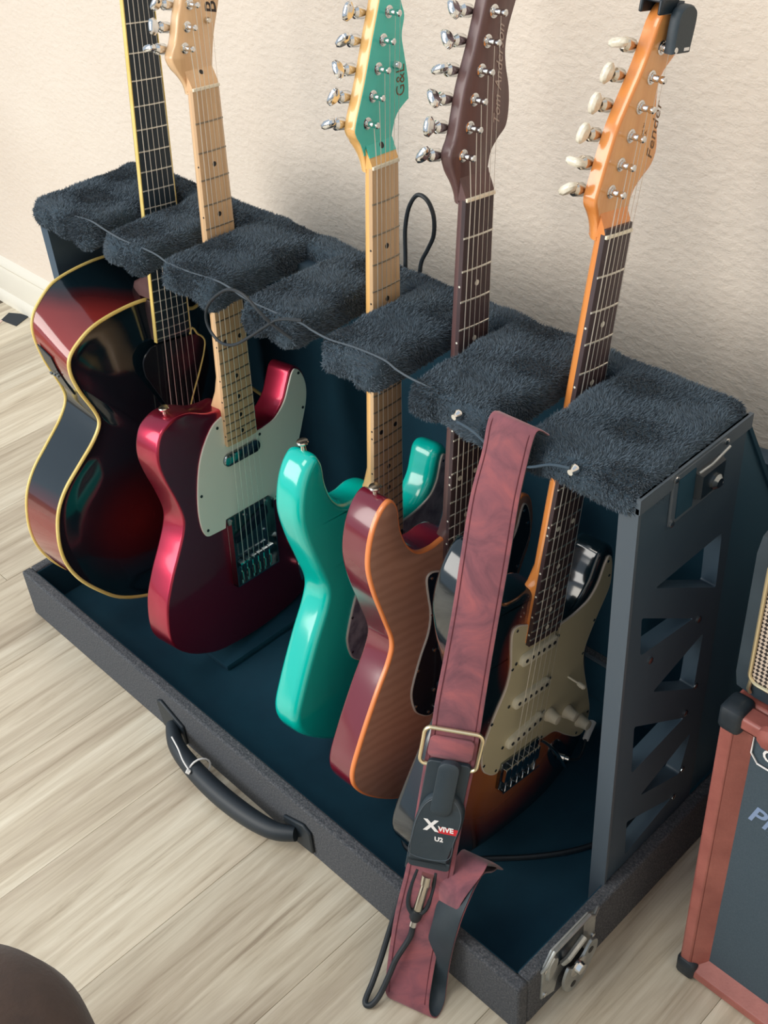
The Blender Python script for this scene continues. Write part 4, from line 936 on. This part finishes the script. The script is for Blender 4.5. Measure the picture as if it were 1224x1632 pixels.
t_ = text('Pig', 34, Matrix.Translation((X0+38, Y0+13.6, 306)) @ Matrix.Rotation(math.radians(90), 4, 'X') @ Matrix.Rotation(math.radians(-4), 4, 'Z'), 'logo', am, shear=.25, thick=.6, sx=.9); t_.location = (-(X0+X1)/2*U, -(Y0+Y1)/2*U, 0)
bd = ap(MB().tube([(X0+30, Y0+12, 424), (X0+30, Y0+12, 398), (X0+38, Y0+12, 388), (X0+110, Y0+12, 388), (X0+110, Y0+12, 424)], .9, 6, True), 'badge_outline', 'white')
t_ = text('O', 22, Matrix.Translation((X0+40, Y0+13, 397)) @ Matrix.Rotation(math.radians(90), 4, 'X'), 'white', am, thick=.2); t_.location = (-(X0+X1)/2*U, -(Y0+Y1)/2*U, 0)
# small amplifier on top
ma = empty('practice_amplifier', (1260, 300, 448)); tag(ma, 'small black amplifier with woven silver grille standing on the red cabinet', 'amplifier')
def mp_(mb, name, mats, **k):
    o = mb.build(name, mats, ma, **k); o.location = (-1260*U, -300*U, -448*U); return o
v, q = rbox(1102, 1420, 206, 400, 449, 640, 14, (12, 8, 8)); mp_(MB().add(v, q), 'cabinet', 'leather')
gp = []
for cx, cz, a0 in ((1390, 612, 0), (1133, 612, 90), (1133, 488, 180), (1390, 488, 270)):
    for k in range(6): a = math.radians(a0+90*k/5); gp.append((cx+10*math.cos(a), cz+10*math.sin(a)))
mp_(MB().prism(gp, [(0, -207), (0, -203.5)], ax='y', tf=lambda p: Vector((p.x, p.y if p.y > 0 else -p.y, p.z))), 'woven_grille', 'weave')
mp_(MB().tube([(x, 202.5, z) for x, z in gp], 2.0, 8, True), 'grille_piping', 'brass')
mp_(MB().tube([(1124, 205, 478), (1123, 205, 466), (1124, 208, 459)], 2.0, 8), 'front_piping', 'brass')
# dark case against the wall behind the amplifiers
v, q = rbox(928, 1480, 492, 527, 0, 486, 14, (20, 3, 16)); o = MB().add(v, q).build('gig_bag', 'panel'); tag(o, 'dark flat case standing against the wall behind the small amplifier', 'case')

# ------------------------------------------------------------------ pouf and floor scraps
pf = empty('round_pouf', (813, -497, 0)); tag(pf, 'round dark brown suede pouf at the bottom left corner', 'pouf')
R0 = 132
b = MB().lathe([(R0-40, 0), (R0-8, 12), (R0, 50), (R0+4, 180), (R0, 310), (R0-10, 338), (R0-34, 356), (R0-80, 368), (30, 374), (1, 375)], (0, 0, 0), (0, 0, 1), 64)
b.build('seat_cushion', 'pouf', pf, angle=80)
o = MB().prism([(-957,508),(-940,478),(-886,486),(-903,529),(-930,524)], [(0, 0.3), (0.3, 1.6)]).build('paper_scrap', 'paper_d'); tag(o, 'dark torn scrap lying on the floor near the baseboard', 'scrap', 'scraps on the floor')
o = MB().prism([(-985,495),(-960,470),(-935,480),(-925,462),(-945,430),(-1010,440)], [(0, 0.3), (0.3, 1.4)]).build('paper_scrap', 'paper_l'); tag(o, 'pale pinkish scrap on the floor at the left picture edge', 'scrap', 'scraps on the floor')
